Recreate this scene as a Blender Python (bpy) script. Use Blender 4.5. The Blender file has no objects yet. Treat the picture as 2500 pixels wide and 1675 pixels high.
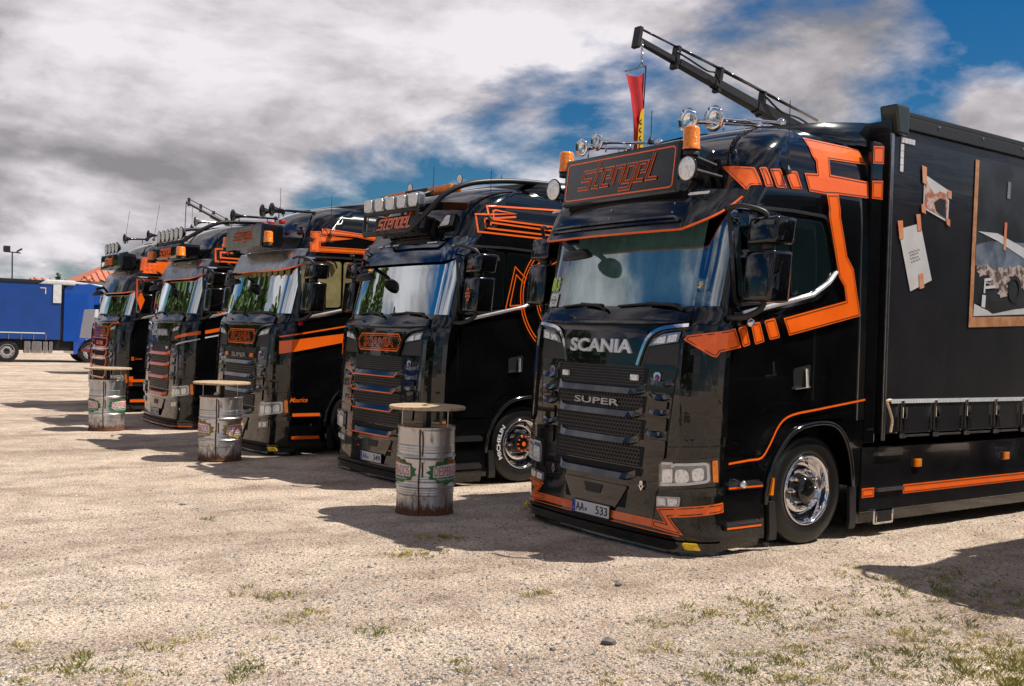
import bpy, bmesh, math, random
from mathutils import Vector, Matrix, noise
random.seed(7)
R = math.radians
scene = bpy.context.scene
COL = scene.collection
# ------------------------------------------------------------------ camera
cam_d = bpy.data.cameras.new('camera'); cam = bpy.data.objects.new('camera', cam_d); COL.objects.link(cam)
yaw, pitch, roll = -2.1909, -.0066, .0315
d_ = Vector((math.cos(yaw)*math.cos(pitch), math.sin(yaw)*math.cos(pitch), math.sin(pitch)))
r_ = d_.cross(Vector((0, 0, 1))).normalized(); u_ = r_.cross(d_)
r2 = r_*math.cos(roll)+u_*math.sin(roll); u2 = u_*math.cos(roll)-r_*math.sin(roll)
cam.matrix_world = Matrix(((r2.x, u2.x, -d_.x, 6.0988), (r2.y, u2.y, -d_.y, 7.1184), (r2.z, u2.z, -d_.z, 1.7994), (0, 0, 0, 1)))
cam_d.sensor_width = 36; cam_d.lens = 36*2479.9/2500; cam_d.clip_end = 3000; cam_d.clip_start = .05
scene.camera = cam
# ------------------------------------------------------------------ world / sun / exposure
SUN_TO = Vector((-.84*math.cos(R(58)), .55*math.cos(R(58)), math.sin(R(58)))).normalized()
W = bpy.data.worlds.new('World'); scene.world = W; W.use_nodes = True
nt = W.node_tree; nt.nodes.clear()
def N(nt, t, **k):
    n = nt.nodes.new(t)
    for a, b in k.items():
        if a.startswith('i_'):
            key = a[2:]; key = int(key) if key.isdigit() else key.replace('_', ' ')
            n.inputs[key].default_value = b
        else: setattr(n, a, b)
    return n
def mth(nt, op, a, b=None, c=None, clamp=False):
    n = nt.nodes.new('ShaderNodeMath'); n.operation = op; n.use_clamp = clamp
    for i, v in enumerate((a, b, c)):
        if v is None: continue
        if isinstance(v, (int, float)): n.inputs[i].default_value = v
        else: nt.links.new(v, n.inputs[i])
    return n.outputs[0]
def ramp(nt, fac, stops, interp='LINEAR'):
    n = nt.nodes.new('ShaderNodeValToRGB'); n.color_ramp.interpolation = interp
    e = n.color_ramp.elements
    while len(e) < len(stops): e.new(.5)
    for i, (p, c) in enumerate(stops):
        e[i].position = p; e[i].color = (*c, 1) if len(c) == 3 else c
    nt.links.new(fac, n.inputs[0]); return n.outputs[0]
def mix(nt, fac, a, b, mode='MIX'):
    n = nt.nodes.new('ShaderNodeMix'); n.data_type = 'RGBA'; n.blend_type = mode
    for i, v in ((0, fac), (6, a), (7, b)):
        if isinstance(v, (int, float)): n.inputs[i].default_value = v
        elif isinstance(v, tuple): n.inputs[i].default_value = (*v, 1) if len(v) == 3 else v
        else: nt.links.new(v, n.inputs[i])
    return n.outputs[2]
sky = N(nt, 'ShaderNodeTexSky', sky_type='NISHITA', sun_disc=False, sun_elevation=R(58), air_density=1.2, dust_density=.6, ozone_density=2.5)
sky.sun_rotation = math.atan2(SUN_TO.x, SUN_TO.y)
tc = N(nt, 'ShaderNodeTexCoord'); sep = N(nt, 'ShaderNodeSeparateXYZ'); nt.links.new(tc.outputs['Generated'], sep.inputs[0])
zc = mth(nt, 'ADD', mth(nt, 'MAXIMUM', sep.outputs[2], 0.0), .42)
cmb = N(nt, 'ShaderNodeCombineXYZ')
nt.links.new(mth(nt, 'DIVIDE', sep.outputs[0], zc), cmb.inputs[0]); nt.links.new(mth(nt, 'DIVIDE', sep.outputs[1], zc), cmb.inputs[1])
nt.links.new(mth(nt, 'MULTIPLY', sep.outputs[2], 2.2), cmb.inputs[2])
def dirv(px, py):   # direction seen at photo pixel: used once here to say where the gaps between the clouds are
    return (d_+r2*((px-1250)/2480)-u2*((py-837)/2480)).normalized()
def hole(px, py, rad, amt, sx=1.):
    v = dirv(px, py); vm = N(nt, 'ShaderNodeVectorMath', operation='DISTANCE'); nt.links.new(tc.outputs['Generated'], vm.inputs[0]); vm.inputs[1].default_value = v
    m = N(nt, 'ShaderNodeMapRange', interpolation_type='SMOOTHSTEP'); nt.links.new(vm.outputs['Value'], m.inputs[0])
    m.inputs[1].default_value = 0; m.inputs[2].default_value = rad; m.inputs[3].default_value = amt; m.inputs[4].default_value = 0
    return m.outputs[0]
def cloudnoise(offset, scale, detail, rough, dist):
    mp = N(nt, 'ShaderNodeMapping'); mp.inputs[1].default_value = offset; nt.links.new(cmb.outputs[0], mp.inputs[0])
    n = N(nt, 'ShaderNodeTexNoise', i_Scale=scale, i_Detail=detail, i_Roughness=rough, i_Distortion=dist); nt.links.new(mp.outputs[0], n.inputs[0]); return n.outputs[0]
OF = (4.1, 7.3, 1.2)
n1 = cloudnoise(OF, 2.5, 12., .56, .12); n1b = cloudnoise((OF[0]-.045, OF[1]+.04, OF[2]-.11), 2.5, 8., .54, .12); n2 = cloudnoise((3.3, 1.7, .4), 1.7, 5., .5, .1)
cov = mth(nt, 'ADD', mth(nt, 'MULTIPLY', mth(nt, 'SUBTRACT', n1, .5), 1.5), .52)
for h in ((2470, 150, .17, -.5), (2240, 60, .08, .14), (2220, 320, .08, -.16), (1050, 400, .09, -.22), (1180, 420, .08, -.2), (800, 450, .10, -.2), (1290, 390, .08, -.2), (930, 470, .1, -.15), (40, 660, .07, -.3), (240, 670, .06, -.2), (2400, 290, .10, .35), (2480, 250, .08, .3), (1500, 200, .33, .09), (700, 250, .05, -.14), (1420, 300, .06, -.12), (350, 300, .55, .26), (2100, 90, .13, .2), (1850, 200, .12, .12)):
    cov = mth(nt, 'ADD', cov, hole(*h))
mask = ramp(nt, cov, [(.40, (0, 0, 0)), (.48, (.35, .35, .35)), (.60, (1, 1, 1))])
relief = mth(nt, 'MULTIPLY', mth(nt, 'SUBTRACT', n1, n1b), 2.1)
shade = mth(nt, 'ADD', mth(nt, 'MULTIPLY', n2, .75), mth(nt, 'ADD', relief, mth(nt, 'MULTIPLY', mth(nt, 'SUBTRACT', cov, .6), -.18)))
for h in ((520, 320, .18, -.06), (150, 60, .2, .02), (200, 450, .25, .07), (1000, 130, .22, .05), (1550, 130, .3, .02), (1130, 330, .12, .08), (60, 720, .2, .1), (1400, 330, .12, .06), (2400, 280, .15, .14)):
    shade = mth(nt, 'ADD', shade, hole(*h))
ccol = ramp(nt, shade, [(.15, (2.4, 2.3, 2.4)), (.30, (3.3, 3.12, 3.28)), (.44, (4.6, 4.3, 4.55)), (.58, (6.2, 5.85, 6.15)), (.74, (7.5, 7.2, 7.45))])
nsk = mix(nt, 1., sky.outputs[0], ramp(nt, sep.outputs[2], [(.0, (.30, .42, .50)), (.10, (.16, .36, .50)), (.32, (.05, .30, .52)), (1., (.05, .30, .55))]), 'MULTIPLY')
fin = mix(nt, mask, nsk, ccol)
bg = N(nt, 'ShaderNodeBackground', i_Strength=.1); nt.links.new(fin, bg.inputs[0])
wo = N(nt, 'ShaderNodeOutputWorld'); nt.links.new(bg.outputs[0], wo.inputs[0])
sd = bpy.data.lights.new('sun', 'SUN'); sd.energy = 5.; sd.angle = R(.5); sd.color = (1, .955, .885)
so = bpy.data.objects.new('sun', sd); COL.objects.link(so); so.rotation_euler = SUN_TO.to_track_quat('Z', 'Y').to_euler(); so.location = (0, 0, 30)
scene.view_settings.view_transform = 'Standard'; scene.view_settings.look = 'None'; scene.view_settings.exposure = 0.22; scene.view_settings.gamma = 1
try: scene.view_settings.use_curve_mapping = False
except Exception: pass
# ------------------------------------------------------------------ materials
MAT = {}
def M_(name, col, rough=.5, metal=0., coat=0., spec=.5, emit=None, alpha=None, trans=0.):
    m = bpy.data.materials.new(name); m.use_nodes = True; b = m.node_tree.nodes['Principled BSDF']
    b.inputs['Base Color'].default_value = (*col, 1); b.inputs['Roughness'].default_value = rough; b.inputs['Metallic'].default_value = metal
    b.inputs['Coat Weight'].default_value = coat; b.inputs['Coat Roughness'].default_value = .02; b.inputs['Specular IOR Level'].default_value = spec
    b.inputs['Transmission Weight'].default_value = trans
    MAT[name] = m; return m
def noisecol(name, c1, c2, scale, rough=.5, metal=0., lo=.4, hi=.6, bump=0., coat=0., coord='Object'):
    m = M_(name, c1, rough, metal, coat); t = m.node_tree; b = t.nodes['Principled BSDF']
    tcn = N(t, 'ShaderNodeTexCoord'); n = N(t, 'ShaderNodeTexNoise', i_Scale=scale, i_Detail=6., i_Roughness=.6); t.links.new(tcn.outputs[coord], n.inputs[0])
    t.links.new(ramp(t, n.outputs[0], [(lo, c1), (hi, c2)]), b.inputs['Base Color'])
    if bump:
        bp = N(t, 'ShaderNodeBump', i_Strength=bump, i_Distance=.02); t.links.new(n.outputs[0], bp.inputs['Height']); t.links.new(bp.outputs[0], b.inputs['Normal'])
    return m
noisecol('paint', (.0022, .0024, .0030), (.004, .0043, .005), 3., .15, 0, coat=.9)
MAT['paint'].node_tree.nodes['Principled BSDF'].inputs['Specular IOR Level'].default_value = .1
MAT['paint'].node_tree.nodes['Principled BSDF'].inputs['Coat IOR'].default_value = 1.56
noisecol('orange', (1., .155, .008), (.95, .135, .006), 4., .3, coat=.6)
noisecol('tinted_mirror', (.10, .12, .15), (.13, .15, .18), 5., .06, 1.)
noisecol('chrome', (.82, .82, .84), (.7, .7, .72), 9., .07, 1.)
noisecol('steel', (.5, .5, .5), (.36, .36, .37), 12., .28, 1.)
noisecol('plastic', (.012, .012, .013), (.02, .02, .021), 30., .45)
noisecol('gloss', (.006, .006, .007), (.009, .009, .01), 5., .1, coat=.5)
noisecol('rubber', (.009, .009, .009), (.014, .0135, .013), 25., .33)
noisecol('darkbox', (.004, .004, .004), (.007, .007, .007), 5., .8)
noisecol('white', (.72, .72, .72), (.62, .62, .62), 6., .4)
noisecol('plate', (.75, .76, .77), (.7, .71, .72), 9., .35)
noisecol('ink', (.01, .01, .012), (.02, .02, .02), 20., .5)
noisecol('euroblue', (.01, .05, .35), (.012, .06, .38), 20., .4)
noisecol('neon', (.62, .85, .03), (.55, .8, .03), 20., .5)
noisecol('red', (.62, .015, .02), (.5, .012, .015), 8., .5)
noisecol('yellow', (.85, .55, .01), (.8, .5, .01), 8., .3)
noisecol('greenink', (.02, .13, .03), (.03, .2, .05), 14., .5)
noisecol('lens', (.62, .62, .62), (1., 1., .98), 40., .15, .3, lo=.36, hi=.52, bump=.35)
noisecol('piano', (.004, .0045, .006), (.006, .0065, .008), 6., .12, 0, coat=1.)
MAT['piano'].node_tree.nodes['Principled BSDF'].inputs['Coat IOR'].default_value = 1.62
noisecol('badge', (.85, .85, .86), (.75, .75, .76), 9., .25, .45)
noisecol('amber', (.95, .28, .005), (.75, .16, .003), 30., .12, coat=.8, lo=.35, hi=.65, bump=.4)
noisecol('yellowlamp', (.9, .62, .01), (.6, .42, .01), 40., .15, coat=.5, bump=.4)
noisecol('curtain', (.60, .72, .73), (.42, .53, .55), 4., .8)
noisecol('curtain_tan', (.30, .25, .10), (.2, .16, .06), 5., .9)
noisecol('bear', (.80, .62, .42), (.65, .48, .3), 40., .95, bump=.5)
noisecol('seam', (.002, .002, .002), (.003, .003, .003), 5., .6)
noisecol('mesh_grey', (.03, .03, .032), (.045, .045, .047), 30., .3)
noisecol('bluecurtain', (.002, .045, .23), (.002, .052, .27), 2., .5)
noisecol('bluepaint', (.003, .065, .36), (.003, .075, .4), 2., .2, coat=.6)
noisecol('bark', (.06, .045, .03), (.1, .08, .06), 12., .9)
noisecol('leaf', (.03, .07, .015), (.07, .12, .03), 1.2, .7, lo=.35, hi=.65)
noisecol('greypaint', (.18, .19, .2), (.25, .26, .27), 3., .25, coat=.5)
noisecol('wallcream', (.5, .47, .4), (.42, .4, .34), 2., .8)
noisecol('woodframe', (.42, .17, .07), (.58, .28, .13), 9., .6)
noisecol('paper', (.62, .6, .58), (.55, .53, .52), 6., .6)
noisecol('tape', (.75, .22, .1), (.65, .35, .2), 9., .4)
noisecol('skin_photo', (.42, .13, .06), (.6, .45, .4), 7., .6, lo=.45, hi=.55)
noisecol('picture_dark', (.012, .014, .016), (.03, .035, .04), 2.5, .4)
noisecol('picture_sky', (.07, .09, .12), (.2, .24, .3), 3., .4)
noisecol('picture_sand', (.10, .07, .06), (.55, .42, .38), 16., .6, lo=.42, hi=.56)
noisecol('darkgreen', (.015, .02, .015), (.025, .03, .02), 3., .35, coat=.4)
# glass: tinted pane that mirrors the sky
def glass(name, tint, refl, trans):
    m = bpy.data.materials.new(name); m.use_nodes = True; t = m.node_tree; t.nodes.clear()
    g = N(t, 'ShaderNodeBsdfGlossy', i_Roughness=.015); g.inputs[0].default_value = (*refl, 1)
    tr = N(t, 'ShaderNodeBsdfTransparent'); tr.inputs[0].default_value = (*tint, 1)
    lw = N(t, 'ShaderNodeLayerWeight', i_Blend=.35)
    f = mth(t, 'ADD', mth(t, 'MULTIPLY', lw.outputs['Fresnel'], 1-trans), 1-trans, clamp=True)
    mx = N(t, 'ShaderNodeMixShader'); t.links.new(f, mx.inputs[0]); t.links.new(tr.outputs[0], mx.inputs[1]); t.links.new(g.outputs[0], mx.inputs[2])
    o = N(t, 'ShaderNodeOutputMaterial'); t.links.new(mx.outputs[0], o.inputs[0]); MAT[name] = m
glass('windscreen_glass', (.62, .80, .79), (.85, .95, .97), .66)
glass('mirrorglass', (.5, .6, .6), (.86, .93, .92), .3)
glass('side_glass', (.35, .42, .42), (.5, .55, .6), .85)
# curtain fabric of the cargo box: faint folds and a printed dark gradient-free cloth
def cloth():
    m = noisecol('tarp', (.008, .009, .012), (.017, .016, .019), .8, .33, coat=.25); t = m.node_tree; b = t.nodes['Principled BSDF']
    tcn = N(t, 'ShaderNodeTexCoord'); mpn = N(t, 'ShaderNodeMapping'); mpn.inputs[3].default_value = (1.2, 1, .25); t.links.new(tcn.outputs['Object'], mpn.inputs[0])
    n = N(t, 'ShaderNodeTexNoise', i_Scale=2.2, i_Detail=3.); t.links.new(mpn.outputs[0], n.inputs[0])
    mp2 = N(t, 'ShaderNodeMapping'); mp2.inputs[3].default_value = (.9, 1, 7); t.links.new(tcn.outputs['Object'], mp2.inputs[0])
    n2 = N(t, 'ShaderNodeTexNoise', i_Scale=1.1, i_Detail=4., i_Distortion=.8); t.links.new(mp2.outputs[0], n2.inputs[0])
    sp = N(t, 'ShaderNodeSeparateXYZ'); t.links.new(tcn.outputs['Object'], sp.inputs[0])
    top = N(t, 'ShaderNodeMapRange'); t.links.new(sp.outputs[2], top.inputs[0]); top.inputs[1].default_value = 3.0; top.inputs[2].default_value = 3.9
    hh = mth(t, 'ADD', mth(t, 'MULTIPLY', n.outputs[0], .4), mth(t, 'MULTIPLY', n2.outputs[0], mth(t, 'ADD', .12, mth(t, 'MULTIPLY', top.outputs[0], .9))))
    bp = N(t, 'ShaderNodeBump', i_Strength=.2, i_Distance=.06); t.links.new(hh, bp.inputs['Height']); t.links.new(bp.outputs[0], b.inputs['Normal'])
cloth()
def steel_drum():
    m = M_('drum', (.45, .45, .44), .3, 1.); t = m.node_tree; b = t.nodes['Principled BSDF']
    tcn = N(t, 'ShaderNodeTexCoord'); sp = N(t, 'ShaderNodeSeparateXYZ'); t.links.new(tcn.outputs['Object'], sp.inputs[0])
    mpn = N(t, 'ShaderNodeMapping'); mpn.inputs[3].default_value = (1, 1, .3); t.links.new(tcn.outputs['Object'], mpn.inputs[0])
    n = N(t, 'ShaderNodeTexNoise', i_Scale=20., i_Detail=10., i_Roughness=.8); t.links.new(mpn.outputs[0], n.inputs[0])
    nb = N(t, 'ShaderNodeTexNoise', i_Scale=3.5, i_Detail=3.); t.links.new(mpn.outputs[0], nb.inputs[0])
    zr = ramp(t, mth(t, 'MULTIPLY', sp.outputs[2], 1.05), [(.0, (.36,)*3), (.12, (.16,)*3), (.3, (.0,)*3), (.72, (.0,)*3), (1., (.09,)*3)])
    f = mth(t, 'ADD', mth(t, 'ADD', n.outputs[0], zr), mth(t, 'MULTIPLY', nb.outputs[0], .16))
    rust = ramp(t, f, [(.655, (0, 0, 0)), (.81, (1, 1, 1))])
    rc = ramp(t, n.outputs[0], [(.3, (.055, .022, .012)), (.6, (.15, .055, .022)), (.8, (.22, .1, .05))])
    base = ramp(t, nb.outputs[0], [(.3, (.46, .455, .45)), (.7, (.70, .69, .67))])
    t.links.new(mix(t, rust, base, rc), b.inputs['Base Color'])
    t.links.new(mth(t, 'SUBTRACT', 1., rust), b.inputs['Metallic'])
    t.links.new(mth(t, 'ADD', .34, mth(t, 'MULTIPLY', rust, .5)), b.inputs['Roughness'])
    bp = N(t, 'ShaderNodeBump', i_Strength=.25, i_Distance=.01); t.links.new(n.outputs[0], bp.inputs['Height']); t.links.new(bp.outputs[0], b.inputs['Normal'])
steel_drum()
def wood():
    m = M_('wood', (.5, .36, .22), .6); t = m.node_tree; b = t.nodes['Principled BSDF']
    tcn = N(t, 'ShaderNodeTexCoord'); mpn = N(t, 'ShaderNodeMapping'); mpn.inputs[3].default_value = (1.5, 12, 4); t.links.new(tcn.outputs['Object'], mpn.inputs[0])
    n = N(t, 'ShaderNodeTexNoise', i_Scale=3., i_Detail=6., i_Distortion=.6); t.links.new(mpn.outputs[0], n.inputs[0])
    t.links.new(ramp(t, n.outputs[0], [(.3, (.3, .19, .1)), (.55, (.52, .38, .23)), (.8, (.6, .47, .31))]), b.inputs['Base Color'])
wood()
def tiles():
    m = M_('rooftile', (.5, .14, .08), .7); t = m.node_tree; b = t.nodes['Principled BSDF']
    tcn = N(t, 'ShaderNodeTexCoord'); n = N(t, 'ShaderNodeTexNoise', i_Scale=6., i_Detail=4.); t.links.new(tcn.outputs['Object'], n.inputs[0])
    t.links.new(ramp(t, n.outputs[0], [(.3, (.45, .12, .07)), (.7, (.62, .22, .13))]), b.inputs['Base Color'])
tiles()
def gravel():
    m = M_('gravel', (.4, .34, .28), .95); t = m.node_tree; b = t.nodes['Principled BSDF']; b.inputs['Specular IOR Level'].default_value = .15
    tcn = N(t, 'ShaderNodeTexCoord'); O = tcn.outputs['Object']
    def nz(s, d=6., r=.6, dist=0.):
        n = N(t, 'ShaderNodeTexNoise', i_Scale=s, i_Detail=d, i_Roughness=r, i_Distortion=dist); t.links.new(O, n.inputs[0]); return n.outputs[0]
    big = nz(.35, 5., .55, .4); mid = nz(2.2, 6., .65, .3); fine = nz(38., 6., .75)
    v = N(t, 'ShaderNodeTexVoronoi', i_Scale=85.); t.links.new(O, v.inputs[0])
    v2 = N(t, 'ShaderNodeTexVoronoi', i_Scale=30., i_Randomness=1.); t.links.new(O, v2.inputs[0])
    base = ramp(t, big, [(.3, (.57, .47, .38)), (.5, (.70, .59, .48)), (.7, (.78, .67, .55))])
    dusty = ramp(t, mid, [(.35, (.72, .66, .62)), (.5, (.92, .9, .88)), (.65, (1.08, 1.04, .99))])
    c = mix(t, 1., base, dusty, 'MULTIPLY')
    sc = N(t, 'ShaderNodeSeparateColor'); t.links.new(v.outputs['Color'], sc.inputs[0])
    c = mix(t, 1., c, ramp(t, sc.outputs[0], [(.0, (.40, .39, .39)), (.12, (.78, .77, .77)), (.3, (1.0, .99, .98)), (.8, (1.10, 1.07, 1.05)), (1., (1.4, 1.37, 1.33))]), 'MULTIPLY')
    c = mix(t, 1., c, ramp(t, fine, [(.36, (.25, .24, .25)), (.45, (.88, .87, .87)), (.7, (1.14, 1.12, 1.1))]), 'MULTIPLY')  # dark ends of cells and grit also paint small shadow specks into the colour
    mpr = N(t, 'ShaderNodeMapping'); mpr.inputs[3].default_value = (.16, .8, 1); mpr.inputs[2].default_value = (0, 0, R(-35)); t.links.new(O, mpr.inputs[0]); nr = N(t, 'ShaderNodeTexNoise', i_Scale=1.6, i_Detail=5., i_Roughness=.6); t.links.new(mpr.outputs[0], nr.inputs[0])
    c = mix(t, 1., c, ramp(t, nr.outputs[0], [(.36, (.74, .71, .69)), (.5, (.98, .98, .98)), (.66, (1.08, 1.07, 1.05))]), 'MULTIPLY')
    # earthy, grassy ground near the front right
    g = ramp(t, nz(1.1, 7., .7), [(.53, (0, 0, 0)), (.66, (1, 1, 1))])
    sp = N(t, 'ShaderNodeSeparateXYZ'); t.links.new(O, sp.inputs[0])
    gz = mth(t, 'ADD', mth(t, 'MULTIPLY', sp.outputs[0], .09), mth(t, 'MULTIPLY', sp.outputs[1], .24))
    gz = mth(t, 'MULTIPLY', ramp(t, gz, [(.5, (0, 0, 0)), (1., (1, 1, 1))]), g)
    c = mix(t, mth(t, 'MULTIPLY', gz, .7), c, (.23, .19, .11))
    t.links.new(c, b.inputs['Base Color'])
    h = mth(t, 'ADD', mth(t, 'MULTIPLY', mth(t, 'SUBTRACT', 1., v.outputs['Distance']), .5), mth(t, 'MULTIPLY', mth(t, 'SUBTRACT', 1., v2.outputs['Distance']), .6))
    h = mth(t, 'ADD', h, mth(t, 'MULTIPLY', fine, .8)); h = mth(t, 'ADD', h, mth(t, 'MULTIPLY', mid, 1.8))
    bp = N(t, 'ShaderNodeBump', i_Strength=.9, i_Distance=.026); t.links.new(h, bp.inputs['Height']); t.links.new(bp.outputs[0], b.inputs['Normal'])
gravel()
noisecol('stone', (.38, .33, .28), (.56, .5, .43), 3., .9, lo=.35, hi=.65, bump=.3)
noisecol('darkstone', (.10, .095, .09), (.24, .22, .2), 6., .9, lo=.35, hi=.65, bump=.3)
noisecol('blade', (.15, .17, .03), (.50, .42, .13), 1.7, .8, lo=.4, hi=.6)
# ------------------------------------------------------------------ helpers
def gz(x, y):
    t = min(1, max(0, (1-y)/5)); return -.08*t*t*(3-2*t)
def link(name, bm, mat, parent=None, smooth=False, kind=None):
    me = bpy.data.meshes.new(name); bm.to_mesh(me); bm.free()
    if smooth:
        for p in me.polygons: p.use_smooth = True
    for mm in (mat if isinstance(mat, (list, tuple)) else [mat]): me.materials.append(MAT[mm])
    o = bpy.data.objects.new(name, me); COL.objects.link(o)
    if parent is not None: o.parent = parent
    if kind: o['kind'] = kind
    return o
def thing(name, label, cat, loc=(0, 0, 0), rz=0., group=None):
    o = bpy.data.objects.new(name, None); COL.objects.link(o); o.location = loc; o.rotation_euler = (0, 0, rz)
    o['label'] = label; o['category'] = cat
    if group: o['group'] = group
    return o
def tag(o, label, cat, group=None):
    o['label'] = label; o['category'] = cat
    if group: o['group'] = group
    return o
def box(bm, lo, hi, bev=0., rot=None, taper=None):
    vs = [bm.verts.new((x, y, z)) for x in (lo[0], hi[0]) for y in (lo[1], hi[1]) for z in (lo[2], hi[2])]
    fs = [bm.faces.new([vs[i] for i in f]) for f in ((0, 1, 3, 2), (4, 6, 7, 5), (0, 4, 5, 1), (2, 3, 7, 6), (0, 2, 6, 4), (1, 5, 7, 3))]
    if taper: taper(vs)
    if bev:
        es = list({e for f in fs for e in f.edges}); r = bmesh.ops.bevel(bm, geom=es, offset=bev, segments=2, affect='EDGES', profile=.6)
        vs = list({v for v in r['verts']} | {v for v in vs if v.is_valid})
    if rot:
        c = Vector([(a+b)/2 for a, b in zip(lo, hi)]); bmesh.ops.rotate(bm, verts=[v for v in vs if v.is_valid], cent=c, matrix=rot)
    return vs
def tube(bm, pts, r, n=8, caps=True):
    pts = [Vector(p) for p in pts]; rings = []
    rr = r if isinstance(r, (list, tuple)) else [r]*len(pts)
    up = None
    for i, p in enumerate(pts):
        t = (pts[min(i+1, len(pts)-1)]-pts[max(i-1, 0)]).normalized()
        if up is None: up = t.orthogonal().normalized()
        else:
            up = (up-t*up.dot(t)).normalized()
        s = t.cross(up)
        rings.append([bm.verts.new(p+(up*math.cos(2*math.pi*k/n)+s*math.sin(2*math.pi*k/n))*rr[i]) for k in range(n)])
    for a, b in zip(rings, rings[1:]):
        for k in range(n): bm.faces.new((a[k], a[(k+1) % n], b[(k+1) % n], b[k]))
    if caps: bm.faces.new(rings[0][::-1]); bm.faces.new(rings[-1])
def lathe(bm, prof, origin, axis, n=24, close=False):
    """prof: list of (along, radius)"""
    ax = Vector(axis).normalized(); up = ax.orthogonal().normalized(); s = ax.cross(up); o = Vector(origin); rings = []
    for a, r in prof:
        if r < 1e-5: rings.append([bm.verts.new(o+ax*a)])
        else: rings.append([bm.verts.new(o+ax*a+(up*math.cos(2*math.pi*k/n)+s*math.sin(2*math.pi*k/n))*r) for k in range(n)])
    for A, B in zip(rings, rings[1:]):
        for k in range(n):
            a, b = A[k % len(A)], A[(k+1) % len(A)]; c, d = B[(k+1) % len(B)], B[k % len(B)]
            f = [v for i, v in enumerate((a, b, c, d)) if v not in (a, b, c, d)[:i]]
            if len(f) > 2:
                try: bm.faces.new(f)
                except ValueError: pass
def smoothpath(pts, n=4):
    P = [Vector(p) for p in pts]; out = []
    for i in range(len(P)-1):
        a, b = P[i], P[i+1]; p0 = P[i-1] if i else a*2-b; p3 = P[i+2] if i+2 < len(P) else b*2-a
        for k in range(n):
            t = k/n; out.append(.5*((2*a)+(b-p0)*t+(2*p0-5*a+4*b-p3)*t*t+(3*a-p0-3*b+p3)*t**3))
    out.append(P[-1]); return out
def rnd(pts, r, n=3):
    out = []
    m = len(pts)
    for i in range(m):
        p = Vector(pts[i]); a = Vector(pts[i-1]); b = Vector(pts[(i+1) % m])
        da, db = (a-p), (b-p); q = min(r, da.length*.45, db.length*.45); A = p+da.normalized()*q; B = p+db.normalized()*q
        for k in range(n+1):
            t = k/n; out.append(tuple(A*(1-t)**2+p*2*t*(1-t)+B*t*t))
    return out
def mapmesh(bm, M, off, grid):
    if grid:
        us = [v.co.x for v in bm.verts]; vs = [v.co.y for v in bm.verts]
        for ax, lo, hi in ((0, min(us), max(us)), (1, min(vs), max(vs))):
            k = math.ceil(lo/grid)
            while k*grid < hi:
                co = [0, 0, 0]; no = [0, 0, 0]; co[ax] = k*grid+1e-5; no[ax] = 1
                bmesh.ops.bisect_plane(bm, geom=bm.verts[:]+bm.edges[:]+bm.faces[:], plane_co=co, plane_no=no, dist=1e-6); k += 1
    for v in bm.verts: v.co = Vector(M(v.co.x, v.co.y, off+v.co.z))
def plate(bm, pts, M, off=.003, thick=0., grid=.09):
    """flat outline laid on the surface M, optionally raised by thick"""
    b = bmesh.new(); vs = [b.verts.new((p[0], p[1], 0)) for p in pts]; f = b.faces.new(vs)
    if thick:
        r = bmesh.ops.extrude_face_region(b, geom=[f]); top = [g for g in r['geom'] if isinstance(g, bmesh.types.BMVert)]
        for v in top: v.co.z = thick
        if not f.is_valid: pass
    b.normal_update()
    bmesh.ops.triangulate(b, faces=[q for q in b.faces if len(q.verts) > 4], ngon_method='EAR_CLIP')
    mapmesh(b, M, off, grid); me = bpy.data.meshes.new('t'); b.to_mesh(me); b.free(); bm.from_mesh(me); bpy.data.meshes.remove(me)
def ribbon(bm, pts, w, M, off=.004, closed=False, thick=0., grid=.12):
    P = [Vector((p[0], p[1])) for p in pts]; n = len(P); L = []; Rr = []
    for i in range(n):
        a = P[i-1] if (i or closed) else None; b = P[(i+1) % n] if (i < n-1 or closed) else None
        d1 = (P[i]-a).normalized() if a is not None else None; d2 = (b-P[i]).normalized() if b is not None else None
        if d1 is None: d1 = d2
        if d2 is None: d2 = d1
        t = d1+d2; t = t.normalized() if t.length > 1e-4 else d1; nn = Vector((-t.y, t.x)); k = w/2/max(.4, nn.dot(Vector((-d1.y, d1.x))))
        L.append(P[i]+nn*k); Rr.append(P[i]-nn*k)
    b = bmesh.new(); vl = [b.verts.new((p.x, p.y, 0)) for p in L]; vr = [b.verts.new((p.x, p.y, 0)) for p in Rr]
    fs = []
    for i in range(n if closed else n-1):
        j = (i+1) % n; fs.append(b.faces.new((vl[i], vr[i], vr[j], vl[j])))
    if thick:
        r = bmesh.ops.extrude_face_region(b, geom=fs)
        for g in r['geom']:
            if isinstance(g, bmesh.types.BMVert): g.co.z = thick
    mapmesh(b, M, off, grid); me = bpy.data.meshes.new('t'); b.to_mesh(me); b.free(); bm.from_mesh(me); bpy.data.meshes.remove(me)
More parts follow.
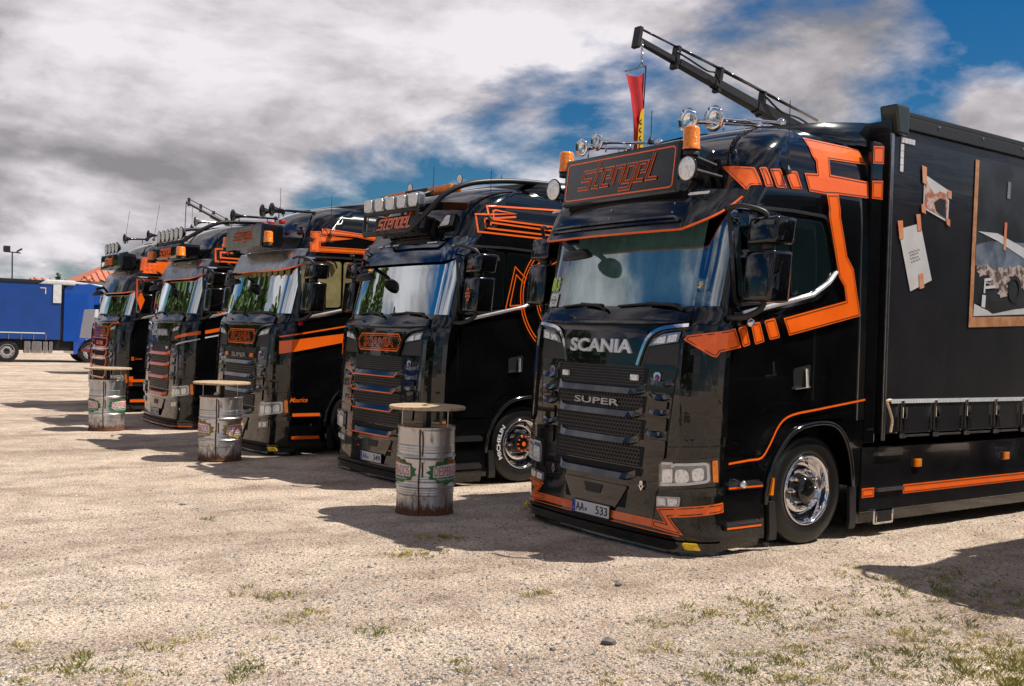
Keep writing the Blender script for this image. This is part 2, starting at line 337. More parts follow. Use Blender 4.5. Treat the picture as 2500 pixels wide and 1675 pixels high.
def text(bm, s, M, u0, v0, u1, v1, off=.005, thick=0., bold=0., shear=0., grid=.1, rot=0.):
    """lettering fitted to the rectangle u0..u1, v0..v1 of the surface M"""
    c = bpy.data.curves.new('t', 'FONT'); c.body = s; c.offset = bold; c.shear = shear; c.resolution_u = 3; c.extrude = .01 if thick else 0
    o = bpy.data.objects.new('t', c); COL.objects.link(o); dg = bpy.context.evaluated_depsgraph_get(); me = bpy.data.meshes.new_from_object(o.evaluated_get(dg))
    b = bmesh.new(); b.from_mesh(me); bpy.data.objects.remove(o); bpy.data.curves.remove(c); bpy.data.meshes.remove(me)
    xs = [v.co.x for v in b.verts]; ys = [v.co.y for v in b.verts]; x0, x1, y0, y1 = min(xs), max(xs), min(ys), max(ys)
    for v in b.verts:
        a = (v.co.x-x0)/(x1-x0); q = (v.co.y-y0)/(y1-y0)
        if rot == 90: a, q = 1-q, a
        v.co = Vector((u0+(u1-u0)*a, v0+(v1-v0)*q, thick if v.co.z > .001 else 0))
    mapmesh(b, M, off, grid); me = bpy.data.meshes.new('t'); b.to_mesh(me); b.free(); bm.from_mesh(me); bpy.data.meshes.remove(me)
def planeM(o, eu, ev, en):
    o, eu, ev, en = map(Vector, (o, eu, ev, en))
    return lambda u, v, w: tuple(o+eu*u+ev*v+en*w)
LOGO = [[(1.15, 2), (0, 2), (0, 1), (1, 1), (1, 0), (-.35, 0)], [(1.65, 3), (1.65, 0), (2.3, 0)], [(1.15, 2.02), (2.3, 2.02)],
        [(3.6, 0), (2.65, 0), (2.65, 2), (3.55, 2), (3.55, 1), (3.0, 1)], [(4.05, 0), (4.05, 2), (4.95, 2), (4.95, 0)],
        [(6.35, .05), (5.45, .05), (5.45, 2), (6.35, 2), (6.35, -.75), (5.1, -.75)], [(7.75, 0), (6.8, 0), (6.8, 2), (7.7, 2), (7.7, 1), (7.15, 1)], [(8.2, 3), (8.2, 0), (9.3, 0)]]
def logo(M, u0, v0, u1, v1, parent, mat='orange', outline=False, off=.004, inner='gloss'):
    """angular lettering of the haulier, drawn as strokes"""
    sx = (u1-u0)/10.2; sy = (v1-v0)/4.1
    A = bmesh.new(); B = bmesh.new()
    for i, st in enumerate(LOGO):
        pts = [(u0+(x+.5+.22*(y+.8))*sx*.97, v0+(y+.9)*sy) for x, y in st]
        ribbon(A, pts, .46*sy, M, off+.0006*i, thick=.001, grid=.2)
        if outline: ribbon(B, pts, .20*sy, M, off+.007+.0006*i, grid=.2)
    o = link('lettering', A, mat, parent)
    if outline: link('lettering_core', B, inner, parent)
    else: B.free()
    return o
# ------------------------------------------------------------------ cab surface (plan outline at every height)
PROF=[# z, x0, w, bow, R
(0.06,0.03,1.21,.10,.34),(0.14,0.06,1.235,.09,.34),(0.30,0.04,1.24,.08,.33),(0.60,0.03,1.245,.07,.32),(1.00,0.02,1.25,.07,.31),(1.60,0.00,1.25,.07,.31),
(1.96,-0.045,1.25,.08,.31),(2.09,-0.11,1.246,.088,.302),(2.13,-0.119,1.245,.09,.30),(2.60,-0.222,1.24,.10,.29),(3.00,-0.315,1.235,.11,.28),(3.20,-0.42,1.225,.12,.28),
(3.40,-0.50,1.205,.13,.30),(3.58,-0.62,1.16,.15,.34),(3.70,-0.76,1.08,.17,.38),(3.79,-0.98,0.97,.18,.42),(3.85,-1.35,0.8,.18,.42),(3.87,-1.7,0.62,.15,.3)]
def prof(z):
    P=PROF
    if z<=P[0][0]: return P[0][1:]
    if z>=P[-1][0]: return P[-1][1:]
    for i in range(len(P)-1):
        if z<=P[i+1][0]: break
    a,b=P[i],P[i+1];h=b[0]-a[0];t=(z-a[0])/h
    out=[]
    for k in range(1,5):
        d=(b[k]-a[k])/h
        m0=d if i==0 else .5*(d+(a[k]-P[i-1][k])/(a[0]-P[i-1][0]))
        m1=d if i==len(P)-2 else .5*(d+(P[i+2][k]-b[k])/(P[i+2][0]-b[0]))
        if i and d*(a[k]-P[i-1][k])<=0: m0=0
        if i<len(P)-2 and d*(P[i+2][k]-b[k])<=0: m1=0
        t2=t*t;t3=t2*t
        out.append((2*t3-3*t2+1)*a[k]+(t3-2*t2+t)*h*m0+(3*t2-2*t3)*b[k]+(t3-t2)*h*m1)
    return out
def corner(z):
    x0,w,bow,R=prof(z)
    ym=w-R
    for _ in range(3):
        be=math.atan(2*bow*ym/w**2);ym=w-R+R*math.sin(be)
    xc=x0-bow*(ym/w)**2-R*math.cos(be)
    return x0,w,bow,R,ym,be,xc
def FS(s,z,off=0.):
    "front arc coordinate s (0 at centre, + to driver side)"
    x0,w,bow,R,ym,be,xc=corner(z)
    sg=1 if s>=0 else -1;a=abs(s)
    if a<=ym:
        x=x0-bow*(a/w)**2;sl=2*bow*a/w**2;n=math.hypot(1,sl)
        return (x+off/n,sg*(a+off*sl/n),z)
    arc=R*(math.pi/2-be);a-=ym
    if a<=arc:
        ph=math.pi/2-be-a/R
        return (xc+(R+off)*math.sin(ph),sg*(w-R+(R+off)*math.cos(ph)),z)
    return (xc-(a-arc),sg*(w+off),z)
def s_end(z):
    x0,w,bow,R,ym,be,xc=corner(z);return ym+R*(math.pi/2-be),xc
def SS(x,z,off=0.,side=1):
    se,xc=s_end(z)
    return FS(side*(se+(xc-x)),z,off)
glass('lamp_glass', (1, 1, 1), (.9, .9, .92), .93)
SL = lambda x, z, o=0.: SS(x, z, o, 1)
SR = lambda x, z, o=0.: SS(x, z, o, -1)
FF = lambda s, z, o=0.: FS(s, z, o)
FM = lambda s, z, o=0.: FS(-s, z, o)
GL = .62
def inset(pts, d):
    P = [Vector((p[0], p[1])) for p in pts]; n = len(P); out = []
    area = sum(P[i-1].x*P[i].y-P[i].x*P[i-1].y for i in range(n)); sg = 1 if area > 0 else -1
    for i in range(n):
        d1 = (P[i]-P[i-1]).normalized(); d2 = (P[(i+1) % n]-P[i]).normalized(); t = (d1+d2)
        t = t.normalized() if t.length > 1e-3 else d1; nn = Vector((-t.y, t.x))*sg; k = d/max(.45, nn.dot(Vector((-d1.y, d1.x))*sg)); out.append(tuple(P[i]+nn*k))
    return out
def decal(parent, polys, M, mat='orange', name='stripe', line=True, off=.009, label=None):
    for pts in polys:
        bm = bmesh.new(); plate(bm, pts, M, off); o = link(name, bm, mat, parent)
        if label: o['label'] = label
        if line:
            b2 = bmesh.new(); ribbon(b2, inset(pts, .016), .006, M, off+.003, closed=True); link('pinstripe', b2, 'seam', parent)
def lines(parent, polys, M, w=.014, mat='orange', name='pinstripe', closed=False, off=.006):
    bm = bmesh.new()
    for i, pts in enumerate(polys): ribbon(bm, pts, w, M, off+.0007*i, closed=closed)
    return link(name, bm, mat, parent)
XS = [-2.2, -2.06, -1.9, -1.75, -1.6, -1.45, -1.3, -1.1, -.95, -.8, -.6]
ZS = [.06, .1, .14, .2, .3, .4, .5, .6, .7, .8, .9, 1.0, 1.12, 1.25, 1.4, 1.55, 1.7, 1.82, 1.92, 2.0, 2.06, 2.13, 2.3, 2.45, 2.6, 2.75, 2.9, 3.02, 3.1, 3.15, 3.2, 3.25, 3.3, 3.35, 3.4, 3.45, 3.5, 3.54, 3.58, 3.61, 3.64, 3.67, 3.7, 3.72, 3.745, 3.77, 3.79, 3.805, 3.82, 3.835, 3.85, 3.86, 3.87]
NA, NF = 12, 16
def half_s(z):
    x0, w, bow, Rr, ym, be, xc = corner(z); se = ym+Rr*(math.pi/2-be)
    out = [(se+xc-x) for x in XS if x < xc-.02]
    while len(out) < len(XS): out.append(se+.02)
    return out+[ym+Rr*(math.pi/2-be)*(1-k/NA) for k in range(NA)]+[ym*(1-k/NF) for k in range(NF)]
def shell(parent):
    bm = bmesh.new(); rows = []; ss = []
    for z in ZS:
        h = half_s(z); full = h+[0]+[-a for a in reversed(h)]
        rows.append([bm.verts.new(FS(s, z)) for s in full]); ss.append(full)
    n = len(rows[0])
    for i in range(len(ZS)-1):
        for j in range(n-1):
            a = ss[i][j]; jj = j if j < n//2 else n-2-j
            low = ZS[i] < 1.11 and jj < 9
            win = 2.12 < ZS[i] < 3.0 and jj >= len(XS)+NA//2
            if low or win: continue
            bm.faces.new((rows[i][j], rows[i][j+1], rows[i+1][j+1], rows[i+1][j]))
    bm.faces.new(rows[-1][::-1])
    k = ZS.index(1.12)
    bm.faces.new([rows[i][0] for i in range(k, len(ZS))]+[rows[i][-1] for i in range(len(ZS)-1, k-1, -1)])
    bmesh.ops.delete(bm, geom=[v for v in bm.verts if not v.link_faces], context='VERTS')
    bmesh.ops.recalc_face_normals(bm, faces=bm.faces)
    return link('cab', bm, 'paint', parent, smooth=True)
def skin(parent, name, mat, s0, s1, z0, z1, off, ns=40, nz=12, wave=None, smooth=True, offf=None, zf=None):
    bm = bmesh.new(); g = []
    for i in range(nz+1):
        row = []
        for j in range(ns+1):
            t = j/ns; q = i/nz; z = z0+(z1-z0)*q
            a0 = s0(z) if callable(s0) else s0; a1 = s1(z) if callable(s1) else s1; s = a0+(a1-a0)*t
            if zf: z = zf(s, q)
            o = offf(s, q) if offf else off
            if wave: o += wave(s)
            row.append(bm.verts.new(FS(s, z, o)))
        g.append(row)
    for i in range(nz):
        for j in range(ns): bm.faces.new((g[i][j], g[i][j+1], g[i+1][j+1], g[i+1][j]))
    bmesh.ops.recalc_face_normals(bm, faces=bm.faces)
    return link(name, bm, mat, parent, smooth=smooth)
def sglass(z): x0, w, bow, Rr, ym, be, xc = corner(z); return ym+Rr*(math.pi/2-be)*.5
def fin(bm, s0, s1, z, prot=.05, h=.033, up=.03, M=FF, n=16):
    rings = []
    for i in range(n+1):
        s = s0+(s1-s0)*i/n; t = min(1, min(s-s0, s1-s)/.09+.02); zz = z+up*(1-t)
        rings.append([bm.verts.new(M(s, zz+h*1.05, .001)), bm.verts.new(M(s, zz+h*.75, prot*t*.5+.003)), bm.verts.new(M(s, zz-h*.5, prot*t+.003)), bm.verts.new(M(s, zz-h*.9, .001))])
    for a, b in zip(rings, rings[1:]):
        for k in range(3): bm.faces.new((a[k], b[k], b[k+1], a[k+1]))
def lattice(bm, s0, s1, z0, z1, M, dx=.034, dz=.028, off=.01, w=.009):
    z = z0+dz/2; r = 0
    while z < z1:
        ribbon(bm, [(s0+(s1-s0)*k/6, z) for k in range(7)], w, M, off, grid=0)
        s = s0+dx*(.5 if r % 2 else 1.)
        while s < s1-.01:
            ribbon(bm, [(s-dx*.12, z), (s+dx*.12, min(z+dz, z1))], w, M, off+.001, grid=0); s += dx
        z += dz; r += 1
# ---- wheels
def wheel_proto():
    y = Vector((0, 1, 0))
    bm = bmesh.new(); lathe(bm, [(-.30, .30), (-.30, .44), (-.285, .475), (-.25, .495), (-.2, .5), (-.08, .5), (-.035, .493), (-.012, .47), (0, .43), (.0, .38), (-.006, .345), (-.02, .322), (-.05, .312)], (0, 0, 0), y, 56)
    t = link('wheel', bm, 'rubber', None, smooth=True)
    bm = bmesh.new(); lathe(bm, [(-.06, .31), (-.012, .322), (.0, .314), (-.008, .298), (-.04, .288), (-.085, .276), (-.12, .262), (-.125, .25), (-.10, .238), (-.08, .225), (-.07, .20), (-.07, .12), (-.08, .11)], (0, 0, 0), y, 56)
    rim = link('rim', bm, 'chrome', t, smooth=True)
    bm = bmesh.new(); lathe(bm, [(-.08, .125), (-.02, .118), (.0, .105), (.012, .07), (.014, .0)], (0, 0, 0), y, 32); link('hub', bm, 'gloss', t, smooth=True)
    bm = bmesh.new()
    for k in range(10):
        a = 2*math.pi*(k+.3)/10; c = (0, 0, 0)
        lathe(bm, [(0, .0), (.0, .014), (.001, .0)], (.250*math.cos(a), -.112, .250*math.sin(a)), y, 10)
    link('vent_hole', bm, 'seam', t)
    nut = None
    for k in range(10):
        a = 2*math.pi*k/10; p = (.172*math.cos(a), -.07, .172*math.sin(a))
        if nut is None:
            bm = bmesh.new(); lathe(bm, [(0, .024), (.012, .024), (.014, .017), (.05, .016), (.062, .009), (.064, 0)], (0, 0, 0), y, 10); nut = link('wheel_nut', bm, 'chrome', t, smooth=False); o = nut
        else: o = nut.copy(); COL.objects.link(o)
        o.parent = t; o.location = p
    return t
WHEEL = wheel_proto(); WFREE = [True]
def place_wheel(parent, x, side, z=.5, y=1.22):
    if WFREE[0]: w = WHEEL; WFREE[0] = False
    else:
        w = WHEEL.copy(); COL.objects.link(w)
        for ch in list(WHEEL.children):
            c = ch.copy(); COL.objects.link(c); c.parent = w
    w.parent = parent; w.location = (x, y*side, z); w.rotation_euler = (0, 0, 0 if side > 0 else math.pi); return w
ARCH = [(-.84, .42), (-.86, .62), (-.94, .80), (-1.05, .94), (-1.2, 1.05), (-1.42, 1.1), (-1.66, 1.105), (-1.82, 1.05), (-1.94, .92), (-2.02, .72), (-2.06, .5)]
def lower_body(parent):
    for side in (1, -1):
        M = SL if side > 0 else SR
        bm = bmesh.new(); ap = [Vector(a) for a in smoothpath([(*a, 0) for a in ARCH], 2)]
        def outer(p):
            return (min(max(p.x+(.0 if True else 0), -2.2), -.8), 1.14) if p.y > .95 else ((-.8 if p.x > -1.4 else -2.2), p.y)
        for a, b in zip(ap, ap[1:]):
            oa, ob = outer(a), outer(b); vs = [bm.verts.new(M(q[0], q[1], .0)) for q in ((a.x, a.y), oa, ob, (b.x, b.y))]
            vb = [bm.verts.new(M(q[0], q[1], -.25)) for q in ((a.x, a.y), (b.x, b.y))]
            try: bm.faces.new(vs); bm.faces.new((vs[0], vs[3], vb[1], vb[0]))
            except ValueError: pass
        # corners between arch box and outline
        for q in (((-.8, .42), (-.8, .95), (-.84, .8), (-.84, .42)),): pass
        plate(bm, [(-.8, 1.14), (-.8, .90), (-.97, 1.0), (-1.0, 1.14)], M, -.004); plate(bm, [(-2.2, 1.14), (-2.2, .90), (-1.9, 1.0), (-1.8, 1.14)], M, -.004)
        plate(bm, [(-.8, .44), (-.8, .12), (-.875, .12), (-.85, .44)], M, -.002)
        link('wheel_arch', bm, 'paint', parent)
        bm = bmesh.new(); tube(bm, [M(p.x, p.y, .015) for p in ap], .022, 8); link('arch_lip', bm, 'gloss', parent, smooth=True)
        bm = bmesh.new(); plate(bm, [(-.87, .44), (-.95, .44), (-1.0, .1), (-.9, .1)], M, -.0, .03); plate(bm, [(-2.02, .5), (-2.12, .5), (-2.14, .1), (-2.05, .1)], M, -.02, .03); link('mudflap', bm, 'plastic', parent)
        # steps
        for k, zz in enumerate((.60, .26)):
            bm = bmesh.new(); plate(bm, [(-.345, zz-.03), (-.345, zz+.02), (-.77, zz+.02), (-.77, zz-.03)], M, .0, .035, .5)
            link('step', bm, 'plastic', parent)
        bm = bmesh.new()
        for zz in (.625, .285):
            for i in range(14):
                for j in range(2):
                    c = M(-.37-.028*i-.01*j, zz+.008*j, .026-.02*j); box(bm, (c[0]-.006, c[1]-.006, c[2]-.006), (c[0]+.006, c[1]+.006, c[2]+.006))
        link('step_tread', bm, 'steel', parent, kind='stuff')
    bm = bmesh.new(); box(bm, (-2.3, -.92, .28), (-.35, .92, 1.2)); box(bm, (-9.6, -.5, .45), (-2.2, .5, .95)); link('chassis', bm, 'darkbox', parent)
def mirrors(parent, txt=None):
    for side in (1, -1):
        for (x0, x1, z0, z1, dd) in ((-.36, -.76, 2.63, 2.86, .02), (-.32, -.72, 2.15, 2.58, 0)):
            bm = bmesh.new(); cx = (x0+x1)/2
            def tp(vs, z0=z0, z1=z1, x1=x1):
                for v in vs:
                    if v.co.z > (z0+z1)/2: v.co.x += -.04
            ya, yb = sorted((side*1.36, side*1.66)); box(bm, (x1+.14, ya, z0), (x0, yb, z1), .035, taper=tp)
            o = link('mirror', bm, 'paint', parent, smooth=True)
            bm = bmesh.new(); box(bm, (x1+.128, ya+.03, z0+.03), (x1+.139, yb-.03, z1-.03)); bmesh.ops.translate(bm, verts=bm.verts, vec=(-.02, 0, 0)); link('mirror_face', bm, 'chrome', o)
        bm = bmesh.new(); tube(bm, smoothpath([(-.26, side*1.22, 2.93), (-.3, side*1.36, 2.95), (-.42, side*1.5, 2.9), (-.46, side*1.52, 2.82)], 3), .02, 8)
        tube(bm, smoothpath([(-.3, side*1.24, 2.02), (-.36, side*1.38, 2.03), (-.44, side*1.48, 2.1), (-.46, side*1.5, 2.2)], 3), .025, 8); tube(bm, [(-.47, side*1.51, 2.56), (-.47, side*1.51, 2.66)], .06, 8)
        link('mirror_arm', bm, 'plastic', parent, smooth=True)
        M = SL if side > 0 else SR
        bm = bmesh.new(); ribbon(bm, [(-.34, 2.965), (-.6, 2.955), (-.86, 2.93), (-.93, 2.9), (-.955, 2.82)], .022, M, .02, thick=.035); link('rain_deflector', bm, 'chrome', parent)
    bm = bmesh.new(); lathe(bm, [(-.05, .0), (-.045, .09), (0, .12), (.035, .125), (.04, .11)], (.0, -.4, 2.6), (-.25, 0, -1), 16)
    bmesh.ops.scale(bm, verts=bm.verts, vec=(1, 1.35, 1), space=Matrix.Translation((0, .4, 0)))
    tube(bm, [(-.25, -.72, 2.76), (-.02, -.62, 2.72), (0, -.45, 2.64)], .028, 8); link('kerb_mirror', bm, 'plastic', parent, smooth=True)
def side_windows(parent, mat='side_glass', inner='darkbox'):
    W1 = [(-.43, 2.2), (-.40, 2.9), (-1.05, 2.93), (-1.05, 2.24)]; W2 = [(-1.09, 2.245), (-1.09, 2.93), (-1.50, 2.93), (-1.66, 2.55), (-1.58, 2.36), (-1.36, 2.29)]
    for M in (SL, SR):
        door = [(-.37, .86), (-.36, 3.0), (-1.2, 3.03), (-1.20, 1.2), (-1.06, 1.14), (-.94, 1.02), (-.84, .86)]
        bm = bmesh.new(); plate(bm, rnd(door, .05), M, .001, .006); dr = link('door', bm, 'paint', parent)
        for w in (W1, W2):
            bm = bmesh.new(); plate(bm, rnd(w, .05), M, .0085); link('window_lining', bm, inner, parent)
            bm = bmesh.new(); plate(bm, rnd(w, .05), M, .012 if inner != 'curtain_tan' else .02); o = link('side_window', bm, mat, parent)
        bm = bmesh.new(); ribbon(bm, rnd([(-.385, 2.13), (-.37, 2.97), (-1.08, 2.99), (-1.56, 2.98), (-1.73, 2.56), (-1.62, 2.33), (-1.36, 2.235)], .07), .028, M, .011, closed=True, thick=.012); link('window_seal', bm, 'plastic', parent)
        bm = bmesh.new(); plate(bm, [(-.47, 2.035), (-.47, 2.065), (-1.38, 2.275), (-1.6, 2.40), (-1.70, 2.50), (-1.725, 2.44), (-1.62, 2.31), (-1.39, 2.205)], M, .012, .02); link('window_trim', bm, 'chrome', parent)
        bm = bmesh.new(); tube(bm, [M(-.47, 2.062, .02), M(-1.38, 2.262, .02), M(-1.6, 2.385, .02), M(-1.71, 2.49, .015)], .022, 8); link('window_trim', bm, 'badge', parent, smooth=True)
        bm = bmesh.new(); plate(bm, rnd([(-1.15, 1.60), (-1.39, 1.64), (-1.38, 1.42), (-1.16, 1.41)], .03), M, .009); h = link('handle_recess', bm, 'seam', dr)
        bm = bmesh.new(); tube(bm, [M(-1.32, 1.60, .02), M(-1.325, 1.43, .03)], .014, 8); tube(bm, [M(-1.17, 1.425, .02), M(-1.37, 1.445, .02)], .010, 6); link('door_handle', bm, 'chrome', dr)
def light_round(parent, p, r, ax=(1, 0, 0), name='spotlight', body='gloss'):
    bm = bmesh.new(); lathe(bm, [(-.7*r, 0), (-.65*r, .35*r), (-.2*r, .9*r), (.05*r, 1.06*r), (.12*r, 1.04*r), (.12*r, .95*r)], p, ax, 24); o = link(name, bm, body, parent, smooth=True)
    bm = bmesh.new(); lathe(bm, [(.10*r, .96*r), (.16*r, .6*r), (.2*r, 0)], p, ax, 24); link('lamp_lens', bm, 'lens', o, smooth=True); return o
def beacon(parent, x, y, z, r=.075, h=.2):
    bm = bmesh.new(); lathe(bm, [(0, r*.95), (.05*1, r*.95), (.05, 0)], (x, y, z-.05), (0, 0, 1), 20); o = link('beacon', bm, 'plastic', parent, smooth=True)
    bm = bmesh.new(); lathe(bm, [(0, r*1.05), (.02, r*1.05), (.025, r), (h*.9, r*.95), (h, r*.8), (h, 0)], (x, y, z), (0, 0, 1), 24); link('beacon_dome', bm, 'amber', o, smooth=True)
def horn(parent, x, y, z, L, r=.085, up=.14, mat='chrome', endr=.05):
    d = Vector((-1, 0, up)).normalized(); bm = bmesh.new()
    pr = [(.0, r), (.01, r*1.03), (.025, r*.8), (.06, r*.5), (.12, r*.28), (.2, r*.2), (L, r*.16)]
    lathe(bm, [(.02, 0), (.015, r*.5)]+pr+[(L, 0)], (x, y, z), d, 24)
    e = Vector((x, y, z))+d*L; lathe(bm, [(-endr*.7, 0), (-endr*.6, endr*.8), (0, endr), (endr*.5, endr*.75), (endr*.7, 0)], e, d, 16)
    for f in (.15, .8):
        q = Vector((x, y, z))+d*L*f; tube(bm, [q, (q.x, q.y, q.z-.1)], .008, 6)
    link('horn', bm, mat, parent, smooth=True)
def antenna(parent, p, h, lean=(0, 0)):
    bm = bmesh.new(); lathe(bm, [(-.03, 0), (-.02, .035), (.01, .03), (.05, .008)], p, (0, 0, 1), 10); tube(bm, [p, (p[0]+lean[0], p[1]+lean[1], p[2]+h)], .004, 5); link('antenna', bm, 'plastic', parent)
def number_plate(parent, s, left, right, z=.265, hw=.26, hh=.055, off=.03):
    o3 = Vector(FS(0, z, off)); M = planeM((o3.x, 0, z), (0, 1, 0), (0, 0, 1), (1, 0, 0))
    bm = bmesh.new(); box(bm, (o3.x-.012, -hw-.008, z-hh-.012), (o3.x, hw+.008, z+hh+.006), .003); holder = link('number_plate', bm, 'plastic', parent)
    bm = bmesh.new(); plate(bm, rnd([(-hw, -hh), (hw, -hh), (hw, hh), (-hw, hh)], .01), M, .002, grid=0); link('plate_face', bm, 'plate', holder)
    bm = bmesh.new(); plate(bm, [(-hw, -hh+.002), (-hw+.045, -hh+.002), (-hw+.045, hh-.002), (-hw, hh-.002)], M, .004, grid=0); link('euro_band', bm, 'euroblue', holder)
    bm = bmesh.new(); text(bm, left, M, -hw+.055, -.038, -hw+.055+.06*len(left), .038, .005, bold=.01, grid=0); text(bm, right, M, hw-.02-.055*len(right), -.038, hw-.02, .038, .005, bold=.01, grid=0); link('plate_text', bm, 'ink', holder)
    bm = bmesh.new(); text(bm, 'D', M, -hw+.015, -.035, -hw+.032, -.012, .0055, grid=0); link('plate_text', bm, 'white', holder)
    bm = bmesh.new(); lathe(bm, [(.0045, .018), (.0046, 0)], (o3.x+.0, -hw+.055+.06*len(left)+.025, z-.015), (1, 0, 0), 12); link('plate_seal', bm, 'greypaint', holder)
def emblem(parent, s, z, r=.042):
    bm = bmesh.new(); plate(bm, [(s-r, z+r*.7), (s-r*.5, z+r*1.15), (s+r*.5, z+r*1.15), (s+r, z+r*.7), (s+r*.8, z-r*.6), (s, z-r*1.4), (s-r*.8, z-r*.6)], FF, .006, .01, 0); o = link('emblem', bm, 'chrome', parent)
    bm = bmesh.new(); lathe(bm, [(.0, r*.66), (.002, 0)], FS(s, z, .018), (1, 0, 0), 12); link('emblem_centre', bm, 'euroblue', o)
    bm = bmesh.new(); plate(bm, [(s-r*.35, z-r*.3), (s+r*.35, z-r*.35), (s+r*.4, z+r*.3), (s+r*.1, z+r*.1), (s-r*.3, z+r*.45)], FF, .024, 0, 0); link('emblem_centre', bm, 'red', o)
def headlights(parent):
    for M in (FF, FM):
        hp = [(.825, .775), (1.05, .80), (1.335, .838), (1.35, .637), (1.1, .60), (.825, .562)]
        bm = bmesh.new(); plate(bm, rnd(inset(hp, -.018), .02), M, .002, .012, .07); h = link('headlight', bm, 'gloss', parent)
        bm = bmesh.new(); plate(bm, rnd([(.84, .765), (1.265, .812), (1.28, .65), (.84, .577)], .02), M, .017, 0, .05); link('reflector_bowl', bm, 'greypaint', h)
        bm = bmesh.new(); plate(bm, rnd([(.865, .72), (.97, .735), (.975, .62), (.865, .60)], .015), M, .021, .01, .05); plate(bm, rnd([(1.0, .735), (1.1, .745), (1.12, .64), (1.0, .615)], .04), M, .021, .014, .04); plate(bm, rnd([(1.13, .75), (1.22, .765), (1.225, .66), (1.14, .645)], .03), M, .021, .01, .04); link('reflector', bm, 'lens', h)
        bm = bmesh.new(); ribbon(bm, rnd([(.98, .772), (1.25, .80), (1.262, .655), (1.1, .622), (.85, .585)], .03), .022, M, .026, thick=.008); ribbon(bm, [(.85, .77), (.97, .78)], .02, M, .026, thick=.006); link('running_light', bm, 'white', h)
        bm = bmesh.new(); plate(bm, rnd([(1.285, .825), (1.328, .83), (1.343, .645), (1.297, .648)], .01), M, .018, .012, .03); link('indicator', bm, 'amber', h)
        bm = bmesh.new(); plate(bm, rnd([(.835, .768), (1.272, .815), (1.285, .647), (.835, .57)], .02), M, .04, 0, .05); link('lamp_cover', bm, 'lamp_glass', h)
        bm = bmesh.new(); plate(bm, rnd([(.795, .48), (1.045, .505), (1.036, .425), (.795, .392)], .012), M, .003, .01, .08); f = link('fog_light', bm, 'steel', parent)
        bm = bmesh.new(); plate(bm, rnd([(.815, .465), (.9, .475), (.91, .418), (.825, .408)], .012), M, .016, .006, .08); plate(bm, rnd([(.925, .478), (1.02, .487), (1.015, .432), (.935, .42)], .012), M, .016, .006, .08); link('fog_lens', bm, 'lens', f)
def upper_lamps(parent, trim='chrome'):
    for M in (FF, FM):
        bm = bmesh.new(); plate(bm, [(.53, 1.605), (.6, 1.75), (.945, 1.79), (.95, 1.605)], M, .003, 0); link('intake_mesh', bm, 'plastic', parent)
        bm = bmesh.new(); plate(bm, rnd([(.612, 1.76), (.66, 1.82), (.76, 1.868), (.955, 1.892), (.935, 1.805)], .008), M, .006, .012, .06); o = link('upper_lamp', bm, 'steel', parent)
        bm = bmesh.new(); plate(bm, [(.665, 1.785), (.72, 1.835), (.8, 1.85), (.80, 1.79)], M, .02, .004, .06); plate(bm, [(.82, 1.795), (.83, 1.855), (.925, 1.87), (.915, 1.81)], M, .02, .004, .06); link('lamp_lens', bm, 'lens', o)
        bm = bmesh.new(); ribbon(bm, smoothpath([(.495, 1.59, 0), (.54, 1.72, 0), (.60, 1.84, 0), (.71, 1.91, 0), (.86, 1.935, 0), (1.02, 1.95, 0)], 3), .03, M, .008, thick=.022); link('lamp_trim', bm, trim, parent)
FINZ = (1.355, 1.15, .915, .60)
